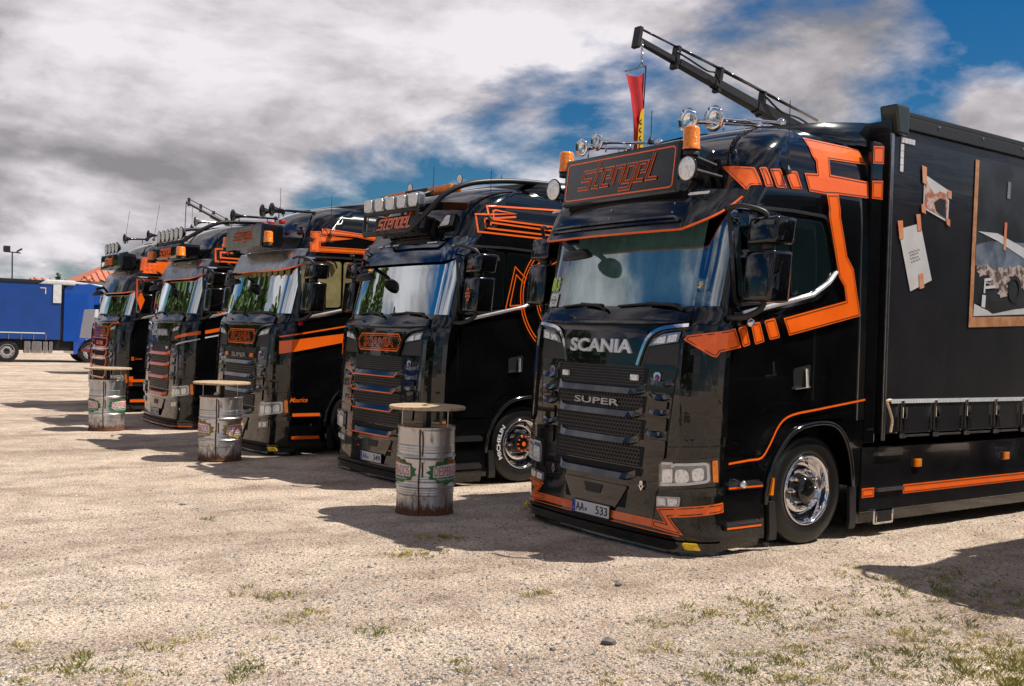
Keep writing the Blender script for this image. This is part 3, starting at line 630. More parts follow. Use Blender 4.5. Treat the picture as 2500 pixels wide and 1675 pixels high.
def front_end(parent, finmat='piano', edge=None, letters='solid', sidefins=True, lat=True):
    rows = [(1.375, 1.575), (1.17, 1.32), (.94, 1.115), (.70, .88)] if True else []
    bm = bmesh.new()
    for z0, z1 in rows+[(.62, .69), (.32, .5)]:
        w = .6 if z0 > .5 else .42
        plate(bm, [(-w, z0), (w, z0), (w+.02, z1), (-w-.02, z1)], FF, .002, 0, .15)
    link('grille_opening', bm, 'darkbox', parent)
    if lat:
        for i, (z0, z1) in enumerate(rows):
            bm = bmesh.new(); lattice(bm, -.58, .58, z0, z1, FF, dx=.04 if i else .034, dz=.034 if i else .026); link('grille_mesh', bm, 'mesh_grey', parent, kind='stuff')
    for k, z in enumerate(FINZ):
        w = .60-.025*k
        bm = bmesh.new(); fin(bm, -w, w, z, .075, .04, .04); f = link('grille_fin', bm, finmat, parent)
        if edge:
            bm = bmesh.new(); ribbon(bm, [(-w-.01, z+.14), (-w, z+.03), (-w+.08, z-.03), (w-.08, z-.03), (w, z+.03)], .014, FF, .081, thick=.004); link('fin_edge', bm, edge, f)
    for M in (FF, FM):
        for z, (a, b) in ((1.44, (.65, .925)), (1.32, (.645, .905)), (1.19, (.64, .885)), (1.0, (.62, .86))):
            bm = bmesh.new(); fin(bm, a, b, z, .04, .03, .02, M, 8); link('side_fin', bm, 'piano', parent)
        for z0, z1 in ((1.215, 1.29), (1.03, 1.15), (.80, .96)):
            bm = bmesh.new(); plate(bm, rnd([(.66, z0), (.86, z0+.005), (.87, z1), (.66, z1)], .02), M, .004, .012); link('side_panel', bm, 'paint', parent)
        bm = bmesh.new(); plate(bm, rnd([(.975, 1.9), (1.02, 1.02), (1.09, .965), (1.41, 1.03), (1.41, 1.93), (1.1, 1.97)], .03), M, .002, .022, .05); link('corner_deflector', bm, 'paint', parent)
        bm = bmesh.new(); ribbon(bm, [(.94, 1.58), (.9, 1.2), (.865, .93), (.81, .56), (.79, .50)], .008, M, .004); ribbon(bm, [(.82, .905), (1.1, .93), (1.42, .95)], .008, M, .005); ribbon(bm, [(.78, .52), (.76, .28)], .007, M, .006); link('panel_gap', bm, 'seam', parent)
        bm = bmesh.new(); plate(bm, rnd([(.99, .565), (1.3, .6), (1.42, .60), (1.42, .53), (1.1, .52)], .01), M, .002, .02, .07); link('lamp_ledge', bm, 'gloss', parent)
    bm = bmesh.new(); plate(bm, rnd([(-.585, 1.895), (.585, 1.895), (.485, 1.59), (-.485, 1.59)], .03), FF, .003, .018); tp = link('badge_panel', bm, 'paint', parent)
    bm = bmesh.new(); plate(bm, rnd([(-1.02, 1.975), (-.6, 1.955), (.6, 1.955), (1.02, 1.975), (1.0, 2.06), (.55, 2.03), (.45, 1.995), (-.45, 1.995), (-.55, 2.03), (-1.0, 2.06)], .02), FF, .003, .04); link('bonnet_lip', bm, 'paint', parent)
    bm = bmesh.new(); plate(bm, rnd([(-.45, .515), (.45, .515), (.3, .30), (-.3, .30)], .03), FF, .004, .012); link('bumper_centre', bm, 'gloss', parent)
    bm = bmesh.new(); plate(bm, rnd([(-.13, .49), (.13, .49), (.10, .405), (-.10, .405)], .01), FF, .018, .004); link('sensor_cover', bm, 'plastic', parent)
    if letters == 'solid':
        bm = bmesh.new(); text(bm, 'SCANIA', FF, -.43, 1.69, .43, 1.815, .022, .02, bold=.035); link('badge_letters', bm, 'badge', parent)
    else:
        bm = bmesh.new(); ribbon(bm, [(-.56, 1.755), (-.46, 1.86), (.46, 1.86), (.56, 1.755), (.46, 1.65), (-.46, 1.65)], .016, FF, .024, closed=True); ribbon(bm, [(-.52, 1.755), (-.44, 1.835), (.44, 1.835), (.52, 1.755), (.44, 1.675), (-.44, 1.675)], .007, FF, .025, closed=True); link('badge_outline', bm, 'orange', parent)
        bm = bmesh.new(); text(bm, 'SCANIA', FF, -.38, 1.695, .38, 1.815, .024, .004, bold=.04); link('badge_letters', bm, 'orange' if letters == 'outline' else letters, parent)
        bm = bmesh.new(); text(bm, 'SCANIA', FF, -.372, 1.702, .372, 1.808, .0305, 0, bold=.0); link('badge_letters', bm, 'gloss' if letters == 'outline' else 'steel', parent)
    for s in (-.73, .735): emblem(parent, s, 1.49)
    bm = bmesh.new()   # wipers
    for y0, y1 in ((-.75, -.1), (.1, .85)):
        tube(bm, smoothpath([FS(y1+.05, 2.075, .03), FS(y1-.05, 2.12, .05), FS((y0+y1)/2, 2.14, .04)], 3), .014, 6); tube(bm, smoothpath([FS(y0, 2.115, .018), FS((y0+y1)/2, 2.135, .022), FS(y1-.04, 2.13, .018)], 3), .011, 6)
    link('wiper', bm, 'plastic', parent)
    skin(parent, 'bumper_lip', 'gloss', -1.42, 1.42, .03, .13, .02, 40, 3, offf=lambda s, q: .05-.03*q)
def windscreen(parent, gl, curtain=None):
    skin(parent, 'windscreen', gl, lambda z: -sglass(z)-.01, lambda z: sglass(z)+.01, 2.115, 3.03, .006, 40, 8)
    if curtain: skin(parent, 'curtain', curtain, -1.08, .86, 2.14, 3.0, -.14, 160, 4, wave=lambda s: .012*math.sin(s*47)+.008*math.sin(s*81+1))
    else: skin(parent, 'dashboard', 'plastic', -1.05, 1.05, 2.14, 2.3, -.1, 20, 3, offf=lambda s, q: -.1-.3*q)
def visor(parent, ob, ot, zb=2.76, zt=3.12, mat='gloss', edge='orange', wrap=1.20, rise=.30, sidez=.88):
    def offf(s, q):
        a = abs(s); t = min(1, max(0, (a-sidez)/(wrap-sidez))); k = 1-t*t*(3-2*t); return (ob+(ot-ob)*q)*k+.012
    def zf(s, q):
        a = abs(s); t = min(1, max(0, (a-sidez)/(wrap-sidez))); b = zb+rise*t**1.6; return b+(zt+.0*t*t-b)*q
    skin(parent, 'sun_visor', mat, -wrap, wrap, zb, zt, 0, 64, 8, offf=offf, zf=zf)
    skin(parent, 'sun_visor_top', mat, -wrap, wrap, zt, zt+.02, 0, 64, 2, offf=lambda s, q: offf(s, 1)*(1-q)+.0, zf=lambda s, q: zt+.02*q)
    if edge:
        bm = bmesh.new(); pts = []
        for i in range(65):
            s = -wrap+2*wrap*i/64; pts.append(FS(s, zf(s, 0), offf(s, 0)+.002))
        tube(bm, pts, .011, 6); link('visor_edge', bm, edge, parent)
    return offf, zf
def roof_deflector(parent, mat='paint'):
    bm = bmesh.new(); pr = [(-.95, 3.80, .5), (-1.3, 3.88, .85), (-1.75, 3.95, 1.05), (-2.2, 4.0, 1.12), (-2.34, 4.01, 1.13)]
    top = [[bm.verts.new((x, y*w, z-.05*abs(y)**3)) for y in (-1, -.6, 0, .6, 1)] for x, z, w in pr]; bot = [[bm.verts.new((x, -w, 3.72)), bm.verts.new((x, w, 3.72))] for x, z, w in pr]
    for a, b in zip(top, top[1:]):
        for k in range(4): bm.faces.new((a[k], b[k], b[k+1], a[k+1]))
    for i in range(4):
        bm.faces.new((top[i][0], bot[i][0], bot[i+1][0], top[i+1][0])); bm.faces.new((top[i][4], top[i+1][4], bot[i+1][1], bot[i][1]))
    bmesh.ops.recalc_face_normals(bm, faces=bm.faces); link('roof_deflector', bm, mat, parent, smooth=True)
def side_deflectors(parent):
    for s in (1, -1):
        bm = bmesh.new(); a, b = sorted((s*1.20, s*1.25)); box(bm, (-2.38, a, .9), (-2.205, b, 3.76), .012); link('side_deflector', bm, 'paint', parent)
def body_box(parent, x0=-2.46, x1=-10., z0=.95, z1=3.98, mat='tarp'):
    bm = bmesh.new(); box(bm, (x1, -1.265, z0), (x0, 1.265, z1), .01); link('cargo_box', bm, mat, parent)
    for x in (-6.6, -7.9):
        for s in (1, -1): place_wheel(parent, x, s)
def yellow_markers(parent):
    for s in (-1.14, 1.14):
        bm = bmesh.new(); plate(bm, rnd([(s-.055, .075), (s+.055, .075), (s+.055, .135), (s-.055, .135)], .012), FF, .04, .03, .04); link('marker_lamp', bm, 'yellowlamp', parent)
def base_cab(parent, gl='mirrorglass', curtain=None, win='side_glass', inner='darkbox', trim='chrome', **k):
    shell(parent); lower_body(parent); place_wheel(parent, -1.46, 1); place_wheel(parent, -1.46, -1); side_windows(parent, win, inner); mirrors(parent)
    front_end(parent, **k); headlights(parent); upper_lamps(parent, trim); windscreen(parent, gl, curtain); side_deflectors(parent); roof_deflector(parent)
# ================================================================== GROUND
def ground():
    def axis(lo, hi, fine, n):
        out = []; v = lo
        while v < hi:
            out.append(v); d = max(0, abs(v-fine)-7); v += .12+d*.09
        out.append(hi); return out
    xs = axis(-900, 900, .5, 0); ys = axis(-900, 900, .0, 0)
    me = bpy.data.meshes.new('ground'); V = []; Fc = []
    for y in ys:
        for x in xs:
            z = gz(x, y); r = math.hypot(x, y)
            if r < 30: z += .012*noise.noise((x*.9, y*.9, 0))+.006*noise.noise((x*3.1, y*3.1, 2))
            V.append((x, y, z))
    nx = len(xs)
    for j in range(len(ys)-1):
        for i in range(nx-1): a = j*nx+i; Fc.append((a, a+1, a+nx+1, a+nx))
    me.from_pydata(V, [], Fc); me.materials.append(MAT['gravel'])
    for p in me.polygons: p.use_smooth = True
    o = bpy.data.objects.new('ground', me); COL.objects.link(o); o['kind'] = 'structure'; o['label'] = 'dusty gravel parking lot'
ground()
# ================================================================== TRUCKS
TR = {1: (0, 0, 0, 0), 2: (-.137, -4.574, .04, 0), 3: (.33, -8.236, .033, 0), 4: (.345, -12.367, 0, 0), 5: (.42, -16.5, .01, 0)}
def truck(k, label, x=None, y=None):
    X, Y, w, _ = TR[k]; return thing('semi_truck', label, 'truck', (X, Y, gz(X, Y)), w, 'show trucks parked side by side in a row')
def sign_box(parent, x, z0, z1, hw, depth, tilt=0., outline=True, face='gloss'):
    bm = bmesh.new(); box(bm, (x-depth, -hw, z0), (x, hw, z1), .03)
    bmesh.ops.rotate(bm, verts=bm.verts, cent=(x, 0, z0), matrix=Matrix.Rotation(-tilt, 3, 'Y')); o = link('sign_box', bm, 'gloss', parent, smooth=False)
    n = Vector((math.cos(tilt), 0, math.sin(tilt))); ev = Vector((-math.sin(tilt), 0, math.cos(tilt)))
    M = planeM((x, 0, z0), (0, 1, 0), ev, n); h = z1-z0
    bm = bmesh.new(); plate(bm, rnd([(-hw+.03, .025), (hw-.03, .025), (hw-.03, h-.025), (-hw+.03, h-.025)], .03), M, .003, 0, 0); link('sign_face', bm, face, o)
    return o, M, h
# ---- truck 1 (nearest)
t1 = truck(1, 'black and orange show truck with printed curtain side and plate AA 533')
noisecol('cab_lining', (.035, .07, .075), (.02, .045, .05), 2., .7)
base_cab(t1, 'windscreen_glass', 'curtain', inner='cab_lining')
visor(t1, .25, .20, 2.76, 3.12)
for side in (1, -1):
    pass
bm = bmesh.new(); ribbon(bm, rnd([(-.86, 2.84), (.86, 2.84), (.80, 2.88), (-.80, 2.88)], .02), .02, FF, .262, closed=True, thick=.012); link('visor_rib', bm, 'gloss', t1)
bm = bmesh.new()
for s in (-.75, .0, .75):
    for z in (2.92, 3.0): lathe(bm, [(0, .009), (.012, .009), (.012, 0)], FS(s, z, .238), (1, 0, 0), 8)
link('visor_screw', bm, 'chrome', t1)
for a, b in ((-1.02, -.88), (.84, 1.02)):
    bm = bmesh.new(); plate(bm, rnd([(a, 3.065), (b, 3.065), (b, 3.09), (a, 3.09)], .005), FF, .222, .01, .1); link('position_light', bm, 'white', t1)
sb, Mb, hb = sign_box(t1, -.10, 3.09, 3.56, .80, .42, R(6))
bm = bmesh.new(); ribbon(bm, rnd([(-.74, .055), (.74, .055), (.74, hb-.055), (-.74, hb-.055)], .04), .013, Mb, .006, closed=True, grid=0); link('sign_border', bm, 'orange', sb)
logo(Mb, -.60, .085, .60, hb-.06, sb, outline=True, off=.006)
for s in (-1, 1):
    light_round(t1, (-.10, s*.925, 3.28), .105); beacon(t1, -.2, s*.86, 3.46)
    bm = bmesh.new(); tube(bm, [(-.55, s*.925, 3.25), (-.14, s*.925, 3.28)], .02, 8); tube(bm, [(-.5, s*.86, 3.36), (-.2, s*.86, 3.41)], .022, 8); link('lamp_bracket', bm, 'plastic', t1)
horn(t1, -.26, .74, 3.74, .92, .108, .1); horn(t1, -.56, .76, 3.80, .92, .115, .1)
horn(t1, -.2, -.64, 3.68, .62, .085, .12); horn(t1, -.29, -.52, 3.73, .85, .085, .12)
antenna(t1, FS(1.55, 3.33, .03), .62); antenna(t1, (-.62, -.1, 3.72), .3)
decal(t1, [[(1.0, 1.826), (1.03, 1.862), (1.33, 1.912), (1.40, 1.935), (1.506, 1.775), (1.30, 1.73), (1.275, 1.686), (1.24, 1.69)]], FF, off=.03)
decal(t1, [rnd(p, .02) for p in ([(-.42, 1.94), (-.52, 1.96), (-.58, 1.80), (-.49, 1.775)], [(-.575, 1.98), (-.69, 2.0), (-.76, 1.83), (-.64, 1.80)], [(-.745, 2.01), (-.885, 2.04), (-.96, 1.87), (-.825, 1.845)])], SL)
decal(t1, [[(-.97, 2.04), (-1.84, 2.23), (-1.81, 2.361), (-1.73, 2.44), (-1.56, 2.99), (-1.565, 3.06), (-1.53, 3.185), (-1.70, 3.20), (-1.73, 3.06), (-1.73, 3.0), (-1.84, 2.64), (-1.94, 2.53), (-2.06, 2.10), (-1.05, 1.89)]], SL, off=.034)
decal(t1, [rnd([(.90, 3.355), (1.201, 3.331), (1.32, 3.178), (1.215, 3.165), (1.217, 3.123), (1.19, 3.13)], .01)]+[rnd(p, .02) for p in ([(1.235, 3.332), (1.30, 3.343), (1.455, 3.181), (1.363, 3.164)], [(1.341, 3.329), (1.473, 3.346), (1.632, 3.184), (1.5, 3.174)], [(1.532, 3.336), (1.69, 3.35), (1.838, 3.196), (1.693, 3.185)])], FF)
decal(t1, [[(-1.26, 3.348), (-1.44, 3.362), (-1.44, 3.48), (-1.40, 3.52), (-1.38, 3.70), (-2.19, 3.70), (-2.19, 3.54), (-1.64, 3.52), (-1.63, 3.375), (-2.19, 3.375), (-2.19, 3.215), (-1.70, 3.203), (-1.53, 3.188), (-1.32, 3.189)]], SL)
PD = planeM((0, 1.25, 0), (1, 0, 0), (0, 0, 1), (0, 1, 0))
decal(t1, [[(-2.208, 3.215), (-2.375, 3.22), (-2.375, 3.40), (-2.208, 3.385)], [(-2.208, 3.545), (-2.375, 3.56), (-2.375, 3.73), (-2.208, 3.71)]], PD, off=.006)
lines(t1, [smoothpath([(-.35, .795, 0), (-.6, .815, 0), (-.76, .83, 0), (-.86, .94, 0), (-.98, 1.11, 0), (-1.14, 1.19, 0), (-1.5, 1.235, 0), (-2.19, 1.315, 0)], 3)], SL, .018, off=.02)
decal(t1, [[(-.76, .212), (.76, .212), (.76, .279), (-.76, .279)]], FF, line=False)
lines(t1, [[(-1.05, .185), (-.3, .19), (.3, .19), (1.05, .178)]], FF, .008)
for M in (FF, FM): decal(t1, [[(.79, .379), (1.1, .43), (1.41, .472), (1.42, .388), (1.15, .35), (.95, .32), (1.082, .19), (.765, .212), (.765, .279), (.896, .272)]], M)
decal(t1, [[(1.335, .215+i*.335), (1.335, .2+i*.335), (1.335, .2+i*.335)] for i in ()], FF)
bm = bmesh.new()
for z in (.583, .243): plate(bm, [(-.345, z), (-.77, z), (-.77, z+.014), (-.345, z+.014)], SL, .037, .003)
link('step_edge', bm, 'orange', t1)
for s in (-.48, .48):
    bm = bmesh.new(); plate(bm, [(s-.045, 1.455), (s+.045, 1.455), (s+.045, 1.505), (s-.045, 1.505)], FF, .018, .02, 0); link('flash_lamp', bm, 'lens', t1)
bm = bmesh.new(); text(bm, 'SUPER', FF, -.33, 1.215, .30, 1.275, .016, .01, bold=.02); link('badge_letters', bm, 'steel', t1)
for s in (-.62, .62):
    bm = bmesh.new(); text(bm, 'V', FF, s-.03, .505, s+.03, .55, .016, .008, bold=.02, grid=0); text(bm, '8', FF, s-.018, .55, s+.018, .59, .017, .008, bold=.02, grid=0); link('badge_letters', bm, 'chrome', t1)
number_plate(t1, 0, 'AA', '533', .255)
yellow_markers(t1)
bm = bmesh.new(); text(bm, '813', FF, -1.04, 2.275, -.91, 2.42, .02, bold=.03); link('window_number', bm, 'neon', t1)
bm = bmesh.new(); plate(bm, [(-1.02, 2.12), (-.88, 2.12), (-.88, 2.25), (-1.02, 2.25)], FF, .018, 0, .05); o = link('window_sticker', bm, 'white', t1)
bm = bmesh.new(); ribbon(bm, [(-.95+.035*math.cos(a*.52), 2.185+.035*math.sin(a*.52)) for a in range(12)], .004, FF, .022, closed=True, grid=0); ribbon(bm, [(-1.0, 2.185), (-.9, 2.185)], .01, FF, .023, grid=0); link('sticker_print', bm, 'ink', o)
for p, r in ((SL(-.50, .62, .05), .03), (SL(-.52, 1.985, .05), .032)):
    bm = bmesh.new(); lathe(bm, [(-.05, 0), (-.04, r), (.03, r*1.1), (.04, r*.8), (.045, 0)], p, (.6, .8, 0), 14); link('small_lamp', bm, 'chrome', t1, smooth=True)
bm = bmesh.new(); plate(bm, rnd([(-.86, .50), (-.89, .65), (-.905, .65), (-.90, .50)], .01), SL, .03, .02); link('side_indicator', bm, 'amber', t1)
# teddy bear sitting on the dashboard behind the glass
bear = thing('teddy_bear', 'small light brown teddy bear sitting behind a truck windscreen with number 813', 'soft toy', (-.262, 1.0, 2.10)); bear.scale = (.85, .85, .85)
bm = bmesh.new()
for (x, y, z, r) in ((0, 0, .09, .075), (0, -.11, .03, .045), (0, .1, .03, .045), (.0, -.075, .13, .03), (0, .075, .13, .03)): bmesh.ops.create_icosphere(bm, subdivisions=2, radius=r, matrix=Matrix.Translation((x, y, z)))
link('body', bm, 'bear', bear, smooth=True)
bm = bmesh.new()
for (x, y, z, r) in ((0, 0, .22, .065), (0, -.05, .275, .022), (0, .05, .275, .022), (.05, 0, .205, .028)): bmesh.ops.create_icosphere(bm, subdivisions=2, radius=r, matrix=Matrix.Translation((x, y, z)))
hd = link('head', bm, 'bear', bear, smooth=True)
bm = bmesh.new()
for (x, y, z, r) in ((.058, -.022, .238, .008), (.058, .022, .238, .008), (.078, 0, .212, .01)): bmesh.ops.create_icosphere(bm, subdivisions=1, radius=r, matrix=Matrix.Translation((x, y, z)))
link('face', bm, 'ink', hd)
bm = bmesh.new(); ribbon(bm, [(-.2, 1.41), (-.2, 1.42)], .001, SL, -.05); bm.free()
# body of truck 1
body_box(t1, -2.46, -10.4, .98, 4.0)
PS = planeM((0, 1.268, 0), (1, 0, 0), (0, 0, 1), (0, 1, 0))
for s in (1, -1):
    bm = bmesh.new(); a, b = sorted((s*1.268, s*1.30)); box(bm, (-10.4, a, 3.93), (-2.5, b, 4.05), .008); box(bm, (-10.4, min(s*1.2, s*1.28), 4.052), (-2.5, max(s*1.2, s*1.28), 4.11), .012); link('roof_rail', bm, 'greypaint' if 0 else 'plastic', t1)
bm = bmesh.new()
for i in range(9): lathe(bm, [(0, .012), (.012, .01), (.012, 0)], (-3.2-.8*i, 1.30, 4.02), (0, 1, 0), 8)
link('rail_bolt', bm, 'steel', t1)
bm = bmesh.new()
for s in (1, -1):
    v = box(bm, (-2.66, min(s*1.14, s*1.33), 3.86), (-2.44, max(s*1.14, s*1.33), 4.14), .02, taper=lambda vs: [setattr(q.co, 'x', q.co.x-.06) for q in vs if q.co.z < 3.9 and q.co.x > -2.5])
link('corner_cap', bm, 'darkgreen', t1)
bm = bmesh.new(); box(bm, (-2.475, 1.268, .92), (-2.435, 1.30, 3.86), .008); link('corner_post', bm, 'steel', t1)
# curtain details
bm = bmesh.new()
for i in range(170): box(bm, (-2.60-.046*i-.040, 1.268, 1.275), (-2.60-.046*i, 1.277, 1.315))
link('reflective_strip', bm, 'white', t1, kind='stuff')
bm = bmesh.new()
for i in range(4): box(bm, (-2.62-.058*i-.05, 1.268, 3.80), (-2.62-.058*i, 1.274, 3.85))
for i in range(4): box(bm, (-2.665, 1.268, 3.79-.068*(i+1)), (-2.615, 1.274, 3.785-.068*i))
link('reflective_mark', bm, 'white', t1)
for i in range(12):
    x = -2.78-.565*i
    bm = bmesh.new(); box(bm, (x-.03, 1.285, 1.13), (x+.03, 1.31, 1.24), .006); box(bm, (x-.022, 1.275, 1.0), (x+.022, 1.284, 1.30)); o = link('buckle', bm, 'steel' if 0 else 'chrome', t1)
    bm = bmesh.new(); box(bm, (x-.02, 1.275, .93), (x+.02, 1.29, 1.125)); tube(bm, [(x-.02, 1.3, 1.12), (x-.045, 1.305, 1.0)], .01, 6); link('strap', bm, 'plastic', o)
    bm = bmesh.new(); box(bm, (x-.45, 1.27, .945), (x-.06, 1.292, .965), .004); box(bm, (x-.04, 1.27, .935), (x+.05, 1.30, .975), .006); link('rail_hook', bm, 'steel', t1)
bm = bmesh.new(); tube(bm, smoothpath([(-2.56, 1.3, 1.0), (-2.58, 1.3, 1.12), (-2.52, 1.3, 1.24), (-2.49, 1.3, 1.30), (-2.55, 1.3, 1.31)], 4), .014, 6); link('hanging_strap', bm, 'bear', t1)
# printed pictures on the curtain
def flat(parent, name, pts, mat, off): bm = bmesh.new(); plate(bm, pts, PS, off, .0, 0); return link(name, bm, mat, parent)
ph = flat(t1, 'print_photo', [(-3.02, 3.54), (-3.47, 3.42), (-3.46, 3.10), (-3.02, 3.20)], 'paper', .004)
flat(ph, 'print_photo_scene', [(-3.04, 3.50), (-3.07, 3.47), (-3.2, 3.36), (-3.30, 3.40), (-3.44, 3.38), (-3.44, 3.13), (-3.04, 3.22)], 'skin_photo', .006)
flat(ph, 'print_figure', [(-3.20, 3.28), (-3.3, 3.33), (-3.4, 3.32), (-3.42, 3.14), (-3.3, 3.17), (-3.24, 3.2)], 'ink', .008)
for q in ([(-2.97, 3.62), (-3.05, 3.61), (-3.06, 3.44), (-2.99, 3.45)], [(-3.43, 3.43), (-3.5, 3.42), (-3.5, 3.34), (-3.44, 3.35)], [(-2.98, 3.24), (-3.05, 3.23), (-3.06, 3.15), (-2.99, 3.16)], [(-3.42, 3.15), (-3.49, 3.13), (-3.49, 3.06), (-3.43, 3.08)]): flat(ph, 'print_tape', q, 'tape', .010)
lt = flat(t1, 'print_letter', [(-2.62, 2.96), (-2.98, 3.05), (-3.21, 2.50), (-2.85, 2.37)], 'paper', .004)
bm = bmesh.new()
for i, (a, b) in enumerate((((-2.80, 2.745), (-2.98, 2.79)), ((-2.82, 2.72), (-2.96, 2.755)), ((-2.83, 2.69), (-2.97, 2.72)), ((-2.84, 2.655), (-3.0, 2.70)))): ribbon(bm, smoothpath([(a[0]+(b[0]-a[0])*k/7, a[1]+(b[1]-a[1])*k/7+.008*(-1)**k, 0) for k in range(8)], 2), .005, PS, .006, grid=0)
link('print_handwriting', bm, 'ink', lt)
for q in ([(-2.60, 3.04), (-2.68, 3.05), (-2.71, 2.88), (-2.64, 2.86)], [(-2.90, 3.13), (-2.97, 3.14), (-3.0, 2.98), (-2.94, 2.97)], [(-2.98, 2.55), (-3.05, 2.56), (-3.08, 2.42), (-3.0, 2.40)]): flat(lt, 'print_tape', q, 'tape', .008)
pic = flat(t1, 'print_picture', [(-4.0, 3.80), (-7.2, 3.86), (-7.2, 2.2), (-3.97, 2.06)], 'picture_dark', .003)
flat(pic, 'print_frame', [(-3.93, 3.80), (-4.0, 3.80), (-3.97, 2.16), (-7.2, 2.30), (-7.2, 2.20), (-3.90, 2.05)], 'woodframe', .006)
flat(pic, 'print_sky', [(-4.0, 2.92), (-4.3, 2.98), (-7.1, 3.1), (-7.1, 2.6), (-4.5, 2.62), (-3.99, 2.7)], 'picture_sky', .0045)
flat(pic, 'print_beam', [(-4.02, 3.06), (-4.4, 2.99), (-5.4, 2.72), (-5.4, 2.86), (-4.4, 3.07)], 'white', .007)
rs = random.Random(4)
for k, (cx_, cz_, rx_, rz_) in enumerate(((-4.15, 2.66, .17, .07), (-4.5, 2.62, .22, .13), (-4.78, 2.68, .2, .08), (-4.55, 2.46, .12, .10), (-5.0, 2.6, .22, .14), (-4.32, 2.55, .1, .06))):
    flat(pic, 'print_splash', [(cx_+rx_*math.cos(-a*.393)*rs.uniform(.6, 1.25), cz_+rz_*math.sin(-a*.393)*rs.uniform(.55, 1.3)) for a in range(16)], 'picture_sand', .006+.0004*k)
flat(pic, 'print_worktop', [(-3.99, 2.30), (-4.3, 2.23), (-5.4, 2.33), (-5.4, 2.25), (-3.98, 2.17)], 'paper', .0065)
flat(pic, 'print_sink', [(-4.05, 2.32), (-4.6, 2.36), (-4.95, 2.30), (-4.35, 2.21)], 'ink', .008)
bm = bmesh.new(); ribbon(bm, [(-4.16, 2.27), (-4.17, 2.40)], .07, PS, .010, grid=0); ribbon(bm, [(-4.17, 2.42), (-4.18, 2.56), (-4.3, 2.575)], .03, PS, .011, grid=0); ribbon(bm, [(-4.19, 2.48), (-4.38, 2.5)], .03, PS, .0115, grid=0); link('print_tap', bm, 'white', pic)
bm = bmesh.new(); ribbon(bm, [(-4.78+.11*math.cos(a*.39), 2.49+.13*math.sin(a*.39)) for a in range(16)], .05, PS, .010, closed=True, grid=0); link('print_wheel', bm, 'ink', pic)
flat(pic, 'print_candle', [(-4.52, 2.9), (-4.57, 2.9), (-4.58, 3.2), (-4.53, 3.2)], 'tape', .0095); flat(pic, 'print_jug', [(-4.56, 3.46), (-4.62, 3.46), (-4.63, 3.64), (-4.57, 3.64)], 'greypaint', .0095)
# skirt
bm = bmesh.new(); box(bm, (-10.3, 1.12, .24), (-2.17, 1.262, .86), .012); box(bm, (-10.3, 1.05, .13), (-2.2, 1.2, .238)); box(bm, (-10.3, -1.262, .24), (-2.17, -1.12, .86), .012); link('side_skirt', bm, 'gloss', t1)
bm = bmesh.new(); box(bm, (-2.84, 1.263, .43), (-2.42, 1.285, .46)); box(bm, (-2.79, 1.263, .775), (-2.40, 1.29, .80)); link('side_step', bm, 'steel', t1)
PK = planeM((0, 1.262, 0), (1, 0, 0), (0, 0, 1), (0, 1, 0))
decal(t1, [[(-2.85, .385), (-10.2, .40), (-10.2, .49), (-2.85, .475)], [(-2.19, .385), (-2.38, .385), (-2.38, .475), (-2.19, .475)]], PK, name='skirt_stripe', off=.004)
for x in (-3.07, -4.72, -6.4, -8.0):
    bm = bmesh.new(); box(bm, (x-.05, 1.263, .64), (x+.05, 1.29, .72), .006); link('side_marker', bm, 'amber', t1)
bm = bmesh.new(); text(bm, 'SCANIA', planeM((0, 1.252, 0), (-1, 0, 0), (0, 0, 1), (0, 1, 0)), 2.25, 1.02, 2.36, 1.04, .002, grid=0); link('badge_letters', bm, 'steel', t1)
bm = bmesh.new(); v = box(bm, (-2.66, 1.15, .12), (-2.36, 1.30, .27), .02)
link('exhaust_tip', bm, 'chrome', t1); bm = bmesh.new(); plate(bm, rnd([(-2.39, .145), (-2.63, .145), (-2.61, .245), (-2.41, .245)], .02), planeM((0, 1.3, 0), (1, 0, 0), (0, 0, 1), (0, 1, 0)), .003, 0, 0); link('exhaust_opening', bm, 'seam', t1)
# ---- truck 2
t2 = truck(2, 'second black show truck with five square roof lamps and plate AA 349')
base_cab(t2, 'mirrorglass', None, trim='gloss', edge='orange', letters='outline')
visor(t2, .05, .035, 2.77, 3.08, 'tinted_mirror', None, 1.3, .12, .95); body_box(t2)
bm = bmesh.new(); yb = .62
for s in (1, -1):
    tube(bm, smoothpath([(-.04, s*.1, 3.17), (-.04, s*.45, 3.17), (-.07, s*.58, 3.19), (-.2, s*.78, 3.42), (-.35, s*.9, 3.62), (-.6, s*.97, 3.76), (-.95, s*1.0, 3.84), (-1.5, s*1.0, 3.90), (-2.3, s*1.0, 3.93)], 4), .035, 10)
    tube(bm, smoothpath([(-.06, s*.56, 3.18), (-.1, s*.64, 3.25), (-.12, s*.65, 3.5), (-.16, s*.62, 3.6), (-.4, s*.55, 3.7)], 3), .022, 8)
tube(bm, [(-.11, -.65, 3.44), (-.11, .65, 3.44)], .028, 10); tube(bm, [(-.04, -.12, 3.17), (-.04, .12, 3.17)], .034, 10)
link('light_bar', bm, 'plastic', t2, smooth=True)
for i in range(5):
    y = -.56+.28*i; M5 = planeM((-.10, y, 3.56), (0, 1, 0), (0, 0, 1), (1, 0, 0))
    bm = bmesh.new(); box(bm, (-.22, y-.115, 3.465), (-.10, y+.115, 3.655), .035); o = link('spotlight', bm, 'steel', t2)
    bm = bmesh.new(); plate(bm, rnd([(-.1, -.08), (.1, -.08), (.1, .08), (-.1, .08)], .05, 4), M5, .002, .006, 0); link('lamp_lens', bm, 'lens', o)
